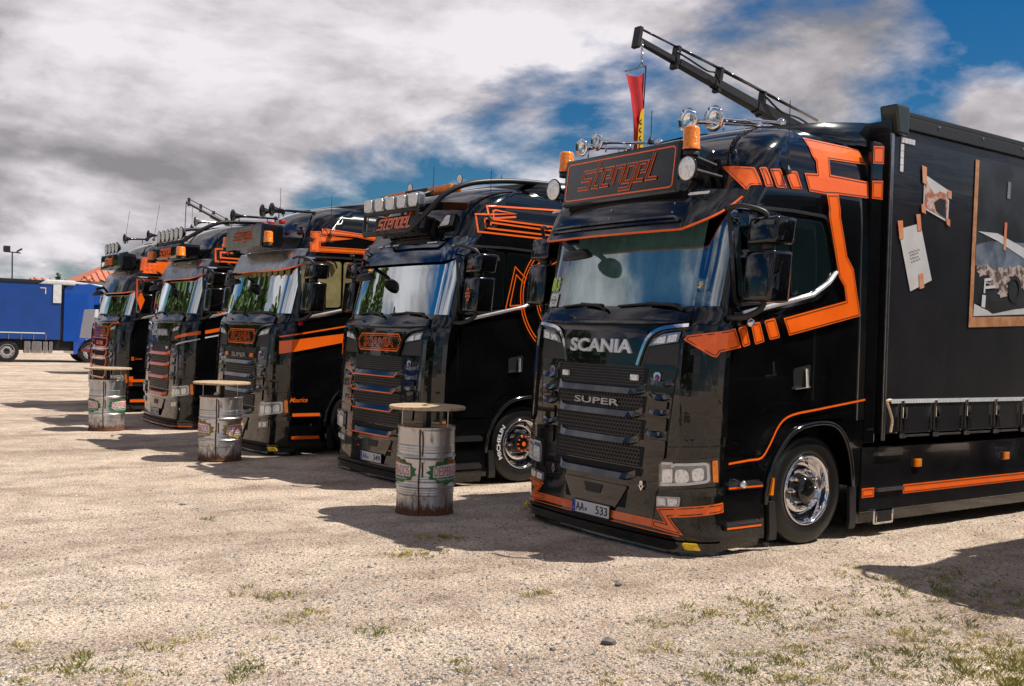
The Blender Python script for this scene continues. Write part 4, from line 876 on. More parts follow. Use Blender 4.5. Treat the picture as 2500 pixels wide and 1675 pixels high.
for y0, y1, m in ((-.72, -.28, 'amber'), (-.275, .275, 'plastic'), (.28, .82, 'amber')):
    bm = bmesh.new(); box(bm, (-.66, y0, 3.69), (-.48, y1, 3.78), .02); link('light_beam' if m == 'amber' else 'light_beam_centre', bm, m, t2)
o, Mq, hq = sign_box(t2, -.16, 3.18, 3.41, .52, .3, R(8), face='plastic')
logo(Mq, -.46, .0, .46, hq+.03, o, off=.006)
for s in (-1, 1):
    bm = bmesh.new(); plate(bm, rnd([(s*.66, 3.22), (s*.88, 3.23), (s*.86, 3.40), (s*.74, 3.40)], .02), FF, .01, .05, .06); o = link('roof_lamp', bm, 'plastic', t2)
    bm = bmesh.new(); plate(bm, rnd([(s*.69, 3.24), (s*.85, 3.25), (s*.83, 3.38), (s*.75, 3.38)], .02), FF, .062, .004, .06); link('lamp_lens', bm, 'lens', o)
bm = bmesh.new()
for a, b in ((-1.0, -.9), (-.57, -.44), (-.37, -.24), (-.16, -.02), (.62, .80)): plate(bm, [(a, 3.015), (b, 3.015), (b, 3.035), (a, 3.035)], FF, .06, .004, 0)
link('position_light', bm, 'white', t2)
for x, y in ((-.6, .85), (-.62, -.35)): light_round(t2, (x, y, 3.84), .06)
antenna(t2, FS(1.35, 3.33, .03), .6); antenna(t2, (-.7, .1, 3.8), .3); antenna(t2, (-1.15, 1.0, 3.87), .08)
lines(t2, [[(-2.19, 3.155), (-.65, 3.16), (-.645, 3.385), (-.80, 3.39), (-1.24, 3.44), (-.92, 3.455), (-.88, 3.44), (-.88, 3.335), (-2.19, 3.325)], [(-2.19, 3.21), (-.75, 3.215), (-.75, 3.33), (-1.24, 3.40)], [(-.81, 3.395), (-.81, 3.50), (-2.19, 3.57)], [(-.83, 3.255), (-.83, 3.29), (-2.19, 3.27)]], SL, .022, name='emblem_line')
cx, cz = -2.06, 2.40
arc = lambda r, a, b, n=16: [(cx+r*math.cos(R(a+(b-a)*k/n)), cz+r*math.sin(R(a+(b-a)*k/n))) for k in range(n+1)]
lines(t2, [arc(.76, 100, -98, 30), arc(.72, 100, -98, 30), arc(.50, 105, -105, 24), arc(.46, 105, -105, 24), [(-1.06, 2.20), (-1.20, 2.76), (-1.38, 2.62), (-1.34, 2.56)], [(-1.06, 2.20), (-1.34, 2.235)], [(-1.13, 2.26), (-1.22, 2.66), (-1.31, 2.59)], [(-1.13, 2.26), (-1.30, 2.28)]], SL, .014, name='emblem_line', off=.035)
def ringM(r0): return lambda u, v, o=0.: SL(cx+(r0+v)*math.cos(R(20)+u/r0), cz+(r0+v)*math.sin(R(20)+u/r0), o)
RM = lambda u, v, o=0.: SL(cx+(.61+v)*math.sin((u)/.61), cz+(.61+v)*math.cos((u)/.61), o)
lines(t2, [[(-.05+.06*k[0]*.9+.35, -.07+.055*k[1]) for k in st] for st in LOGO[:5]], lambda u, v, o=0.: SL(cx+(.61+v)*math.sin((.95-u)/.61+.2), cz+(.61+v)*math.cos((.95-u)/.61+.2), o), .014, name='emblem_line', off=.038)
bm = bmesh.new()
for (px, pz) in ((-.54, 2.31),):
    M7 = planeM((-.315, 1.51, 2.36), (.25, .97, 0), (0, 0, 1), (.97, -.25, 0)); c = .07
    ribbon(bm, [(-c*.4, -c), (c*.4, -c), (c*.12, -c*.12), (c, -c*.4), (c, c*.4), (c*.12, c*.12), (c*.4, c), (-c*.4, c), (-c*.12, c*.12), (-c, c*.4), (-c, -c*.4), (-c*.12, -c*.12)], .012, M7, .004, closed=True, grid=0)
    text(bm, 'Luis', planeM((-.345, 1.46, 2.68), (.15, .98, 0), (0, 0, 1), (.98, -.15, 0)), 0, 0, .11, .05, .012, shear=.3, grid=0)
link('mirror_print', bm, 'orange', t2)
bm = bmesh.new(); text(bm, 'S', FF, -.70, .50, -.665, .54, .02, grid=0)
for i in range(3): plate(bm, [(-.65+.03*i, .50), (-.63+.03*i, .50), (-.625+.03*i, .54), (-.655+.03*i, .54)], FF, .02, 0, 0)
link('bumper_badge', bm, 'orange', t2)
number_plate(t2, 0, 'AA', '349', .27)
lines(t2, [[(-.44, .385), (.44, .385)], [(-.40, .52), (.40, .52)]], FF, .012)
bm = bmesh.new(); TM = lambda u, v, o=0.: (-1.46+(.36+v)*math.sin(u/.36), 1.222+o, .5+(.36+v)*math.cos(u/.36))
text(bm, 'MICHELIN', lambda u, v, o=0.: (-1.46-(.365+v)*math.cos(R(207)-u/.40), 1.2215+o, .5+(.365+v)*math.sin(R(207)-u/.40)), 0, 0, .45, .06, .001, bold=.03, grid=0)
link('tyre_lettering', bm, 'white', t2)
bm = bmesh.new()
for k in range(10):
    a = 2*math.pi*k/10; lathe(bm, [(0, .011), (.02, .01), (.02, 0)], (-1.46+.092*math.cos(a), 1.225, .5+.092*math.sin(a)), (0, 1, 0), 8)
lathe(bm, [(0, .03), (.004, .03), (.004, 0)], (-1.46, 1.236, .5), (0, 1, 0), 12); link('hub_bolt', bm, 'orange', t2)
# loading crane at the back of truck 2
cr = bmesh.new(); L2 = lambda p: (p[0]+.137+.04*(p[1]+4.574), p[1]+4.574, p[2]+.08)
def beam(bm, a, b, w0, w1, h0, h1):
    a, b = Vector(a), Vector(b); t = (b-a).normalized(); s = t.cross(Vector((0, 0, 1))).normalized(); u = s.cross(t); v = []
    for p, w, h in ((a, w0, h0), (b, w1, h1)):
        v += [bm.verts.new(p+s*w/2*i+u*h/2*j) for i, j in ((-1, -.6), (-.55, -1), (.55, -1), (1, -.6), (1, .8), (-1, .8))]
    for k in range(6): bm.faces.new((v[k], v[(k+1) % 6], v[6+(k+1) % 6], v[6+k]))
    bm.faces.new(v[:6][::-1]); bm.faces.new(v[6:])
P = lambda t: Vector((-4.25-4.1*t, -4.2, 6.33-.80*t))
crane = thing('crane_arm', '', 'x'); bpy.data.objects.remove(crane)
bm = bmesh.new(); beam(bm, L2(P(-.01)), L2(P(.25)), .09, .1, .10, .12); beam(bm, L2(P(.22)), L2(P(.43)), .12, .13, .14, .15); beam(bm, L2(P(.42)), L2(P(.70)), .15, .16, .17, .19); beam(bm, L2(P(.68)), L2(P(1.06)), .19, .21, .22, .26); arm = link('crane_arm', bm, 'plastic', t2)
bm = bmesh.new(); beam(bm, L2(P(1.05)), L2((-9.6, -4.2, 4.2)), .3, .34, .36, .4); beam(bm, L2((-9.6, -4.2, 4.4)), L2((-9.62, -4.2, 1.0)), .4, .5, .4, .5); link('crane_column', bm, 'plastic', t2)
bm = bmesh.new()
for t, h in ((.0, .2), (.205, .24), (.45, .29), (.72, .31)):
    q = P(t); box(bm, tuple(Vector(L2(q))+Vector((-.035, -.07, -.13))), tuple(Vector(L2(q))+Vector((.035, .07, h))), .012, rot=Matrix.Rotation(R(-11), 3, 'Y'))
link('crane_bracket', bm, 'plastic', arm)
bm = bmesh.new(); tube(bm, [L2(P(0)+Vector((0, 0, .19))), L2(P(.205)+Vector((0, 0, .23)))], .018, 8); tube(bm, [L2(P(.205)+Vector((0, 0, .23))), L2(P(.45)+Vector((0, 0, .28)))], .024, 8); tube(bm, [L2(P(.45)+Vector((0, 0, .28))), L2(P(.72)+Vector((0, 0, .31)))], .03, 8); tube(bm, [L2(P(.72)+Vector((0, 0, .31))), L2(P(1.1)+Vector((0, 0, .36)))], .028, 8); link('hydraulic_cylinder', bm, 'gloss', arm, smooth=True)
bm = bmesh.new(); tube(bm, smoothpath([L2(P(.18)+Vector((0, .1, .1))), L2(P(.24)+Vector((0, .12, .08))), L2(P(.35)+Vector((0, .12, .06))), L2(P(.40)+Vector((0, .12, .10))), L2(P(.43)+Vector((0, .12, -.02)))], 4), .016, 6); tube(bm, smoothpath([L2(P(.70)+Vector((0, .12, .2))), L2(P(.8)+Vector((0, .16, .06))), L2(P(.92)+Vector((0, .16, .12))), L2(P(1.05)+Vector((0, .15, .1)))], 4), .018, 6); link('hose', bm, 'rubber', arm, smooth=True)
# banner hanging from the crane
ban = thing('banner_flag', 'red and yellow banner hanging by a chain from the crane arm tip', 'banner', (-4.2, -4.2, 6.29))
bm = bmesh.new()
for i in range(5):
    c = Vector((0, 0, -.05-.06*i)); n = 10; ax = i % 2
    tube(bm, [c+Vector((.018*math.cos(2*math.pi*k/n)*(1-ax), .018*math.cos(2*math.pi*k/n)*ax, .036*math.sin(2*math.pi*k/n))) for k in range(n+1)], .007, 5, False)
link('chain', bm, 'steel', ban)
bm = bmesh.new(); tube(bm, [(0, 0, -.34), (.1, 0, -.46)], .006, 5); tube(bm, [(0, 0, -.34), (-.07, 0, -.42)], .006, 5); tube(bm, [(.32, 0, -.53), (-.09, 0, -.37)], .011, 6); tube(bm, [(-.09, 0, -.37), (-.02, 0, -2.1)], .011, 6); link('banner_frame', bm, 'plastic', ban)
E_L = [(.30, -.55), (.22, -.85), (.15, -1.15), (.11, -1.35), (.09, -1.6), (.12, -1.75), (.2, -1.9), (.26, -2.1)]
bm = bmesh.new(); rows = []
for (xl, z) in E_L:
    xr = -.08+(-.37-z)*-.04+.075*((-z-.37)/1.7)+.012; rows.append([bm.verts.new((xl+(xr-xl)*k/6, .02*math.sin(k*1.4+z*5), z-(.06*math.sin(math.pi*k/6) if z > -.6 else 0)+(.07*k/6 if z > -.6 else 0))) for k in range(7)])
for a, b in zip(rows, rows[1:]):
    for k in range(6): bm.faces.new((a[k], b[k], b[k+1], a[k+1]))
bn = link('banner_cloth', bm, 'red', ban, smooth=True)
MB = planeM((0, .035, 0), (1, 0, 0), (0, 0, 1), (0, 1, 0))
bm = bmesh.new(); plate(bm, [(.0, -1.05), (-.05, -1.02), (-.045, -2.05), (.09, -2.06), (.07, -1.7), (.05, -1.3), (.03, -1.12)], MB, .0, 0, 0); link('banner_band', bm, 'yellow', bn)
bm = bmesh.new()
for i in range(7):
    z = -1.2-.12*i; ribbon(bm, [(.0, z), (.035, z-.03), (.03, z-.06), (-.01, z-.07)], .018, MB, .004, grid=0)
link('banner_print', bm, 'ink', bn)
# ---- truck 3
t3 = truck(3, 'third black show truck with roof horns and tan curtain in its side window')
base_cab(t3, 'mirrorglass', None, trim='gloss', win='lamp_glass', inner='curtain_tan', letters='outline')
visor(t3, .10, .05, 2.76, 3.08, 'steel', 'orange', 1.2, .10, .9); body_box(t3)
o, Mq, hq = sign_box(t3, .02, 3.10, 3.47, .70, .35, R(2), face='greypaint'); logo(Mq, -.4, .1, .42, .33, o, outline=True)
for s in (-1, 1): beacon(t3, -.05, s*.80, 3.17, .07, .17)
for x, y, L in ((-.05, -.62, .75), (-.1, .42, .35), (-.12, .72, 1.3)): horn(t3, x, y, 3.68, L, .1, .03, 'gloss', .04)
bm = bmesh.new()
for y in (-.6, -.35, -.1, .15, .55): box(bm, (-.42, y-.05, 3.5), (-.34, y+.05, 3.56), .015)
link('position_light', bm, 'red', t3)
bm = bmesh.new()
for i in range(12):
    s = -1.0+.18*i; lathe(bm, [(0, .085), (.004, .085), (.004, 0)], FS(s, 2.76, .02), (1, 0, 0), 12)
link('fringe', bm, 'curtain_tan', t3)
antenna(t3, FS(1.4, 3.33, .03), .6); antenna(t3, (-.5, .2, 3.75), .35)
decal(t3, [[(-.10, 1.70), (-2.19, 1.985), (-2.19, 1.91), (-.10, 1.51)]], lambda x, z, o=0.: SS(min(x, -.02), z, o), line=False, off=.03)
lines(t3, [[(-.10, 1.765), (-2.19, 2.14)]], SL, .022, off=.03)
bm = bmesh.new(); text(bm, 'Maurice', lambda x, z, o=0.: SS(-x, z+(x-.4)*-.0, o), .26, .80, .54, .87, .03, shear=.35, bold=.01); link('door_name', bm, 'orange', t3)
bm = bmesh.new()
for z in (.59, .25): plate(bm, [(-.30, z), (-.74, z), (-.74, z+.045), (-.30, z+.045)], SL, .037, .01)
link('step_edge', bm, 'orange', t3)
decal(t3, [[(-.545, 3.05), (-2.19, 3.10), (-2.19, 3.17), (-.70, 3.14), (-.70, 3.20), (-1.25, 3.30), (-.72, 3.31), (-.72, 3.37), (-.56, 3.37), (-.56, 3.28), (-.62, 3.25), (-.60, 3.2), (-.545, 3.2)], [(-.735, 3.33), (-1.3, 3.33), (-2.19, 3.24), (-2.19, 3.36), (-.74, 3.42)]], SL)
for s in (-.48, .48):
    bm = bmesh.new(); plate(bm, [(s-.05, 1.44), (s+.05, 1.44), (s+.05, 1.50), (s-.05, 1.50)], FF, .018, .02, 0); link('flash_lamp', bm, 'amber', t3)
bm = bmesh.new(); text(bm, 'SUPER', FF, -.28, 1.43, .28, 1.50, .02, .01, bold=.02); link('badge_letters', bm, 'steel', t3)
number_plate(t3, 0, 'AA', '535', .265); yellow_markers(t3)
bm = bmesh.new(); plate(bm, [(-1.0, 2.2), (-.92, 2.2), (-.92, 2.42), (-1.0, 2.42)], FF, .02, 0, .05); link('window_number', bm, 'neon', t3)
bm = bmesh.new(); lathe(bm, [(0, .035), (.03, .035), (.03, 0)], SL(-.38, 1.97, .03), (0, 1, 0), 10); link('side_indicator', bm, 'red', t3)
# ---- truck 4
t4 = truck(4, 'fourth black show truck with six round roof lamps and orange grille bars')
base_cab(t4, 'mirrorglass', None, finmat='orange'); body_box(t4)
visor(t4, .07, .03, 2.75, 3.10, 'steel', 'orange', 1.2, .10, .9)
bm = bmesh.new(); box(bm, (-.45, -.80, 3.12), (-.05, .80, 3.40), .06); sbx = link('sign_box', bm, 'gloss', t4)
logo(planeM((-.05, 0, 3.12), (0, 1, 0), (0, 0, 1), (1, 0, 0)), -.42, .0, .42, .28, sbx, off=.006)
for s in (-1, 1): beacon(t4, -.05, s*.90, 3.15, .085, .17)
bm = bmesh.new(); tube(bm, [(-.16, -.85, 3.45), (-.16, .85, 3.45)], .03, 8)
for s in (-1, 1): tube(bm, smoothpath([(-.12, s*.8, 3.44), (-.3, s*.92, 3.58), (-.6, s*.98, 3.76), (-1.0, s*1.0, 3.85), (-2.3, s*1.0, 3.92)], 4), .035, 8)
link('light_bar', bm, 'plastic', t4, smooth=True)
for i in range(6): light_round(t4, (-.12, -.68+.27*i, 3.59), .115)
horn(t4, -.3, .88, 3.80, 1.7, .09, .05, 'steel', .07); antenna(t4, FS(1.4, 3.33, .03), .6); antenna(t4, (-.4, .4, 3.75), .4)
decal(t4, [[(.825, 1.68), (1.4, 1.80), (1.4, 1.735), (.835, 1.635)]], FF, line=False, off=.03); decal(t4, [[(-.42, 1.81), (-2.19, 2.18), (-2.19, 2.12), (-.42, 1.745)]], SL, line=False)
decal(t4, [[(.90, 1.545), (1.4, 1.665), (1.4, 1.64), (.90, 1.52)]], FF, 'white', line=False, off=.03); decal(t4, [[(-.42, 1.69), (-2.19, 2.05), (-2.19, 2.03), (-.42, 1.665)]], SL, 'white', line=False)
lines(t4, [[(-2.19, 3.08), (-.59, 3.08), (-.59, 3.31), (-.73, 3.31), (-.73, 3.40), (-2.19, 3.5)], [(-2.19, 3.14), (-.68, 3.15), (-.68, 3.25), (-.9, 3.25)], [(-.80, 3.2), (-.80, 3.33), (-1.0, 3.36)]], SL, .03, name='emblem_line')
bm = bmesh.new(); text(bm, 'SUPER', lambda x, z, o=0.: SS(-x, z, o), .62, 2.14, .98, 2.22, .03, bold=.03); link('door_name', bm, 'orange', t4)
for s in (-.48, .48):
    bm = bmesh.new(); plate(bm, [(s-.045, 1.45), (s+.045, 1.45), (s+.045, 1.50), (s-.045, 1.50)], FF, .018, .02, 0); link('flash_lamp', bm, 'lens', t4)
bm = bmesh.new()
for a, b in ((-.62, -.48), (-.42, -.28), (-.2, -.06), (.55, .7)): plate(bm, [(a, 3.04), (b, 3.04), (b, 3.06), (a, 3.06)], FF, .07, .004, 0)
link('position_light', bm, 'white', t4)
number_plate(t4, 0, 'AA-LT', '30', .265); lines(t4, [[(-1.3, .07), (-.6, .06), (.6, .06), (1.3, .07)]], FF, .014, off=.055)
bm = bmesh.new(); plate(bm, [(-1.02, 2.3), (-.94, 2.3), (-.94, 2.5), (-1.02, 2.5)], FF, .02, 0, .05); link('window_number', bm, 'neon', t4)
# ---- truck 5 (older, lower cab)
t5 = truck(5, 'low black show truck with orange framed grille and orange steps'); t5.scale = (1, 1, .98)
base_cab(t5, 'mirrorglass', None, finmat='chrome', edge='orange', letters='orange', trim='orange', lat=False); body_box(t5)
visor(t5, .10, .04, 2.60, 3.10, 'gloss', 'orange', 1.2, .05, .9)
bm = bmesh.new(); box(bm, (-.5, -.78, 3.14), (-.12, .78, 3.50), .08); sbx = link('sign_box', bm, 'gloss', t5)
M9 = planeM((-.12, 0, 3.14), (0, 1, 0), (0, 0, 1), (1, 0, 0)); bm = bmesh.new(); plate(bm, rnd([(-.7, .05), (.7, .05), (.66, .32), (-.66, .32)], .03), M9, .003, 0, 0); link('sign_face', bm, 'mirrorglass', sbx)
logo(M9, -.35, .06, .35, .32, sbx, mat='orange', off=.008)
for i in range(4): light_round(t5, (-.2, -.55+.28*i, 3.63), .12)
horn(t5, -.4, .1, 3.86, .5, .11, .05, 'gloss'); horn(t5, -.7, .85, 3.92, 1.0, .11, .05, 'gloss')
bm = bmesh.new(); tube(bm, [(-.3, -.75, 3.5), (-.3, .75, 3.5)], .03, 8); link('light_bar', bm, 'plastic', t5)
antenna(t5, (-.5, -.2, 3.8), .7, (.0, .3)); antenna(t5, (-.9, .6, 3.85), .75, (.0, .35))
decal(t5, [[(-.36, 3.42), (-.46, 3.05), (-2.19, 3.05), (-2.19, 3.42)]], SL, line=False)
decal(t5, [[(-.30, 2.45), (-.38, 2.62), (-.46, 2.45), (-.38, 2.22)]], lambda x, z, o=0.: (x+.03, 1.67+o, z), line=False)
lines(t5, [[(-.42, 2.2), (-.40, 2.9), (-1.6, 2.93)]], SL, .04, name='window_line', off=.03)
bm = bmesh.new()
for z in (.66, .22): plate(bm, [(-.30, z), (-.8, z), (-.8, z+.06), (-.30, z+.06)], SL, .037, .012)
plate(bm, [(-.02, .58), (-.10, .58), (-.10, .78), (-.02, .78)], lambda x, z, o: SS(x-.25, z, o), .02, .01); link('step_edge', bm, 'orange', t5)
bm = bmesh.new(); text(bm, 'SUPER', FF, -.3, 1.44, .3, 1.53, .02, .01, bold=.04); link('badge_letters', bm, 'orange', t5)
bm = bmesh.new()
for k, (z0, z1) in enumerate(((1.40, 1.60), (1.19, 1.35), (.96, 1.14), (.72, .90))): ribbon(bm, rnd([(-.60, z1), (.60, z1), (.63, (z0+z1)/2), (.52, z0), (-.52, z0), (-.63, (z0+z1)/2)], .03), .028, FF, .04+.001*k, closed=True, thick=.015)
link('grille_frame', bm, 'orange', t5)
bm = bmesh.new(); text(bm, 'S', lambda x, z, o=0.: SS(-x, z, o), .30, 1.13, .36, 1.21, .03, bold=.03); text(bm, 'Scania', lambda x, z, o=0.: SS(-x, z, o), .38, 1.15, .52, 1.19, .03, shear=.3); link('door_name', bm, 'orange', t5)
# ---- neighbour just outside the right edge, whose shadow falls into the picture
t0 = thing('semi_truck', 'black truck beside the printed curtain truck, its shadow on the gravel', 'truck', (-2.1, 4.65, 0), 0, 'show trucks parked side by side in a row')
base_cab(t0, 'mirrorglass', None); visor(t0, .15, .06); body_box(t0)
# ================================================================== BARREL TABLES
def barrel(x, y, label, splash, rotv):
    t = thing('barrel_table', label, 'bar table', (x, y, gz(x, y)), 0, 'bar tables made of steel drums')
    bm = bmesh.new(); pr = [(.0, .27), (.0, .298), (.012, .303), (.025, .298)]
    n = 110; H = .90
    for i in range(1, n):
        z = .03+(H-.06)*i/n; r = .293
        for zc in (.30, .60): r += .014*math.exp(-((z-zc)/.014)**2)
        for zc in (.22, .245, .27, .36, .385, .41, .655, .68, .705): r += .006*math.exp(-((z-zc)/.008)**2)
        pr.append((z, r))
    pr += [(H-.025, .296), (H-.008, .302), (H, .300), (H, .292), (H-.02, .288), (H-.02, 0)]
    lathe(bm, pr, (0, 0, 0), (0, 0, 1), 64); dr = link('drum', bm, 'drum', t, smooth=True)
    bm = bmesh.new(); lathe(bm, [(1.075, 0), (1.075, .385), (1.08, .395), (1.10, .395), (1.105, .388), (1.105, 0)], (0, 0, 0), (0, 0, 1), 64); link('table_top', bm, 'wood', t)
    bm = bmesh.new(); box(bm, (-.03, -.03, .88), (.03, .03, 1.075)); link('post', bm, 'plastic', t)
    for k in range(3):
        a = math.pi*2/3*k+rotv+.9; bm = bmesh.new(); c = Vector((.27*math.cos(a), .27*math.sin(a), 0)); tube(bm, [c+Vector((0, 0, .88)), c+Vector((0, 0, 1.075))], .004, 6); link('rod', bm, 'steel', t)
    CM = lambda a0: (lambda u, v, o=0.: ((.2955+o)*math.cos(a0+u/.295), (.2955+o)*math.sin(a0+u/.295), v))
    for k in range(3):
        a0 = rotv+R(54)-R(123)*k; M = CM(a0); rn = random.Random(k+int(x*10))
        bm = bmesh.new(); pts = []
        for i in range(26):
            a = 2*math.pi*i/26; rr = 1+(.18 if i % 2 else -.06)*rn.uniform(.4, 1.); pts.append((.245*math.cos(a)*rr, .448+.115*math.sin(a)*rr))
        plate(bm, pts, M, .009, 0, .05); st = link('sticker', bm, splash, dr)
        bm = bmesh.new(); plate(bm, [(-.05, .52), (-.02, .555), (.01, .545), (.03, .565), (.06, .54), (.10, .52), (.06, .51), (-.03, .51)], M, .011, 0, .05); link('sticker_flame', bm, 'red', st)
        bm = bmesh.new(); plate(bm, rnd([(-.205, .398), (.205, .402), (.20, .515), (0, .53), (-.20, .51)], .01), M, .0125, 0, .05); link('sticker_band', bm, 'white', st)
        bm = bmesh.new(); text(bm, 'DESPERADOS', M, -.19, .41, .19, .508, .014, bold=.0, grid=.05); link('sticker_text', bm, 'red', st)
        bm = bmesh.new(); text(bm, 'Tequila Flavoured Beer', M, -.17, .362, .17, .392, .0145, shear=.3, bold=.01, grid=.05); link('sticker_text', bm, 'white', st)
    bm = bmesh.new(); rn = random.Random(int(x*7)); M = CM(rotv-R(12)); w = .012
    pl = [(0.004*math.sin(z*14), z) for z in [.02+.86*i/24 for i in range(25)]]; ribbon(bm, pl, .014, M, .013, grid=0); ribbon(bm, [(0.03, .40), (.032, .47), (.028, .55)], .016, M, .0135, grid=0); ribbon(bm, [(0.022, .86), (.028, .8), (.03, .70), (.026, .62)], .014, M, .0135, grid=0)
    link('rust_run', bm, 'rustdark', dr)
    return t
noisecol('rustdark', (.05, .022, .012), (.1, .04, .02), 20., .8)
noisecol('brickprint', (.25, .13, .03), (.4, .28, .06), 30., .6)
for x, y, lb, sp in ((.68, -1.94, 'rusty steel drum bar table in front of the truck with plate AA 349', 'greenink'), (1.06, -6.98, 'steel drum bar table with brick patterned sticker, standing between two other drum tables', 'brickprint'), (1.47, -11.6, 'heavily rusted drum bar table in front of the truck with orange framed grille', 'greenink')):
    rv = math.atan2(7.12-y, 6.1-x); barrel(x, y, lb, sp, rv)
# ================================================================== BACKGROUND
bt = thing('blue_truck', 'blue curtain sided lorry parked across the lot behind the row', 'truck', (0, 0, 0)); bt.name = 'blue_truck'
def blue_truck(parent):
    # local: origin under the rear of the visible trailer, +x towards its cab
    bm = bmesh.new(); box(bm, (-9.0, -1.25, 1.05), (2.95, 1.25, 3.62), .02); b = link('cargo_box', bm, 'bluecurtain', parent)
    bm = bmesh.new(); box(bm, (-9.02, -1.28, 3.625), (2.3, 1.28, 3.78), .02); link('roof_rail', bm, 'plastic', parent)
    bm = bmesh.new(); box(bm, (2.3, -1.29, 3.6), (3.55, 1.29, 3.82), .06, taper=lambda vs: [setattr(v.co, 'x', v.co.x-.35) for v in vs if v.co.z < 3.7 and v.co.x < 3]); box(bm, (2.6, 1.252, 2.75), (2.95, 1.29, 3.6), .01); link('corner_cap', bm, 'white', parent)
    bm = bmesh.new(); box(bm, (-9, 1.252, 1.32), (2.3, 1.262, 1.37)); box(bm, (2.05, 1.252, 3.40), (2.3, 1.262, 3.44)); box(bm, (2.26, 1.252, 3.15), (2.3, 1.264, 3.40)); link('reflective_strip', bm, 'white', parent)
    for i in range(14):
        bm = bmesh.new(); x = 2.35-.52*i; box(bm, (x-.02, 1.252, 1.03), (x+.02, 1.27, 1.29)); link('strap', bm, 'steel', parent)
    bm = bmesh.new(); box(bm, (-9, -1.1, .55), (5.6, 1.1, 1.04)); link('chassis', bm, 'darkbox', parent)
    for i, (a, b_) in enumerate(((1.45, 1.72), (1.76, 2.2), (2.24, 2.45), (2.49, 2.66))):
        bm = bmesh.new(); box(bm, (a, .9, .42), (b_, 1.22, .98), .05); link('fuel_tank', bm, 'steel', parent)
    bm = bmesh.new(); pr = [(3.1, 3.45), (3.2, 3.55), (4.2, 3.72), (4.9, 3.55), (5.15, 2.9), (5.3, 2.2), (5.35, .4), (4.85, .4), (4.8, .85), (4.6, 1.12), (4.1, 1.12), (3.85, .95), (3.75, .6), (3.72, .40), (3.55, .40), (3.55, 1.0), (3.1, 1.0)]
    vs = [[bm.verts.new((x, s, z)) for x, z in pr] for s in (-1.2, 1.2)]; bm.faces.new(vs[0][::-1]); bm.faces.new(vs[1])
    for i in range(len(pr)): bm.faces.new((vs[0][i], vs[0][(i+1) % len(pr)], vs[1][(i+1) % len(pr)], vs[1][i]))
    bmesh.ops.triangulate(bm, faces=[f for f in bm.faces if len(f.verts) > 4]); bmesh.ops.recalc_face_normals(bm, faces=bm.faces); cb = link('cab', bm, 'bluepaint', parent)
    MS = planeM((0, 1.2, 0), (1, 0, 0), (0, 0, 1), (0, 1, 0))
    bm = bmesh.new(); ribbon(bm, rnd([(3.75, 1.15), (3.75, 2.2), (4.0, 3.2), (4.3, 3.45), (5.1, 3.5)], .05), .03, MS, .004, grid=0); link('panel_gap', bm, 'euroblue', cb)
    bm = bmesh.new(); plate(bm, rnd([(4.35, 2.0), (4.4, 2.75), (5.2, 2.8), (5.45, 2.05)], .05), MS, .006, .0, 0); link('side_window', bm, 'side_glass', cb)
    bm = bmesh.new(); box(bm, (3.2, -1.1, 3.7), (4.9, 1.1, 3.82), .04, taper=lambda vs: [setattr(v.co, 'z', v.co.z-.15) for v in vs if v.co.x > 4.5]); link('roof_deflector', bm, 'white', cb)
    bm = bmesh.new(); box(bm, (4.95, 1.22, 2.5), (5.3, 1.45, 2.8), .06); link('mirror', bm, 'plastic', parent)
    for x, s in ((.76, 1), (.76, -1), (4.3, 1), (4.3, -1), (-3.9, 1), (-5.2, 1), (-6.5, 1), (-3.9, -1)): place_wheel(parent, x, s, .5, 1.2)
bt.location = (-1.28, -44.6, -.08); bt.rotation_euler = (0, 0, math.pi-.03); bt.scale = (1, -1, 1)
# mirror about its length so that the cab points to image right
blue_truck(bt)
wt = thing('box_trailer', 'small white box trailer with orange lamp block in front of the blue lorry', 'trailer', (-3.0, -33., -.08), math.pi); wt.scale = (1, -1, 1)
bm = bmesh.new(); v = box(bm, (-.1, -.6, 1.32), (1.7, 1.1, 2.38), .02, taper=lambda vs: [setattr(q.co, 'x', q.co.x+.14) for q in vs if q.co.z > 2 and q.co.x < 0]); bx = link('body', bm, 'white', wt)
M3 = planeM((0, 1.1, 0), (1, 0, 0), (0, 0, 1), (0, 1, 0))
bm = bmesh.new(); plate(bm, [(.0, 1.98), (1.7, 1.98), (1.7, 2.09), (.02, 2.09)], M3, .004, 0, 0); link('stripe', bm, 'greenink', bx)
bm = bmesh.new(); text(bm, 'SPEDITION', M3, .2, 2.0, 1.3, 2.07, .008, bold=.03, grid=0); text(bm, 'Ihr Spezialist', M3, .25, 1.55, .9, 1.64, .008, shear=.3, grid=0); link('lettering', bm, 'ink', bx)
bm = bmesh.new(); box(bm, (.02, .95, .92), (.62, 1.12, 1.28), .01); link('lamp_block', bm, 'amber', wt)
bm = bmesh.new(); box(bm, (-.02, -.6, .80), (1.7, 1.1, .90)); link('bumper', bm, 'red', wt)
bm = bmesh.new()
for s in (1, -1): lathe(bm, [(-.1, .2), (-.1, .33), (.1, .33), (.1, .2), (.05, .15), (.05, 0)], (.95, .85*s, .33), (0, s, 0), 24)
link('wheel', bm, 'rubber', wt); 
bm = bmesh.new(); box(bm, (.2, -.5, .5), (1.6, .8, .80)); link('chassis', bm, 'darkbox', wt)
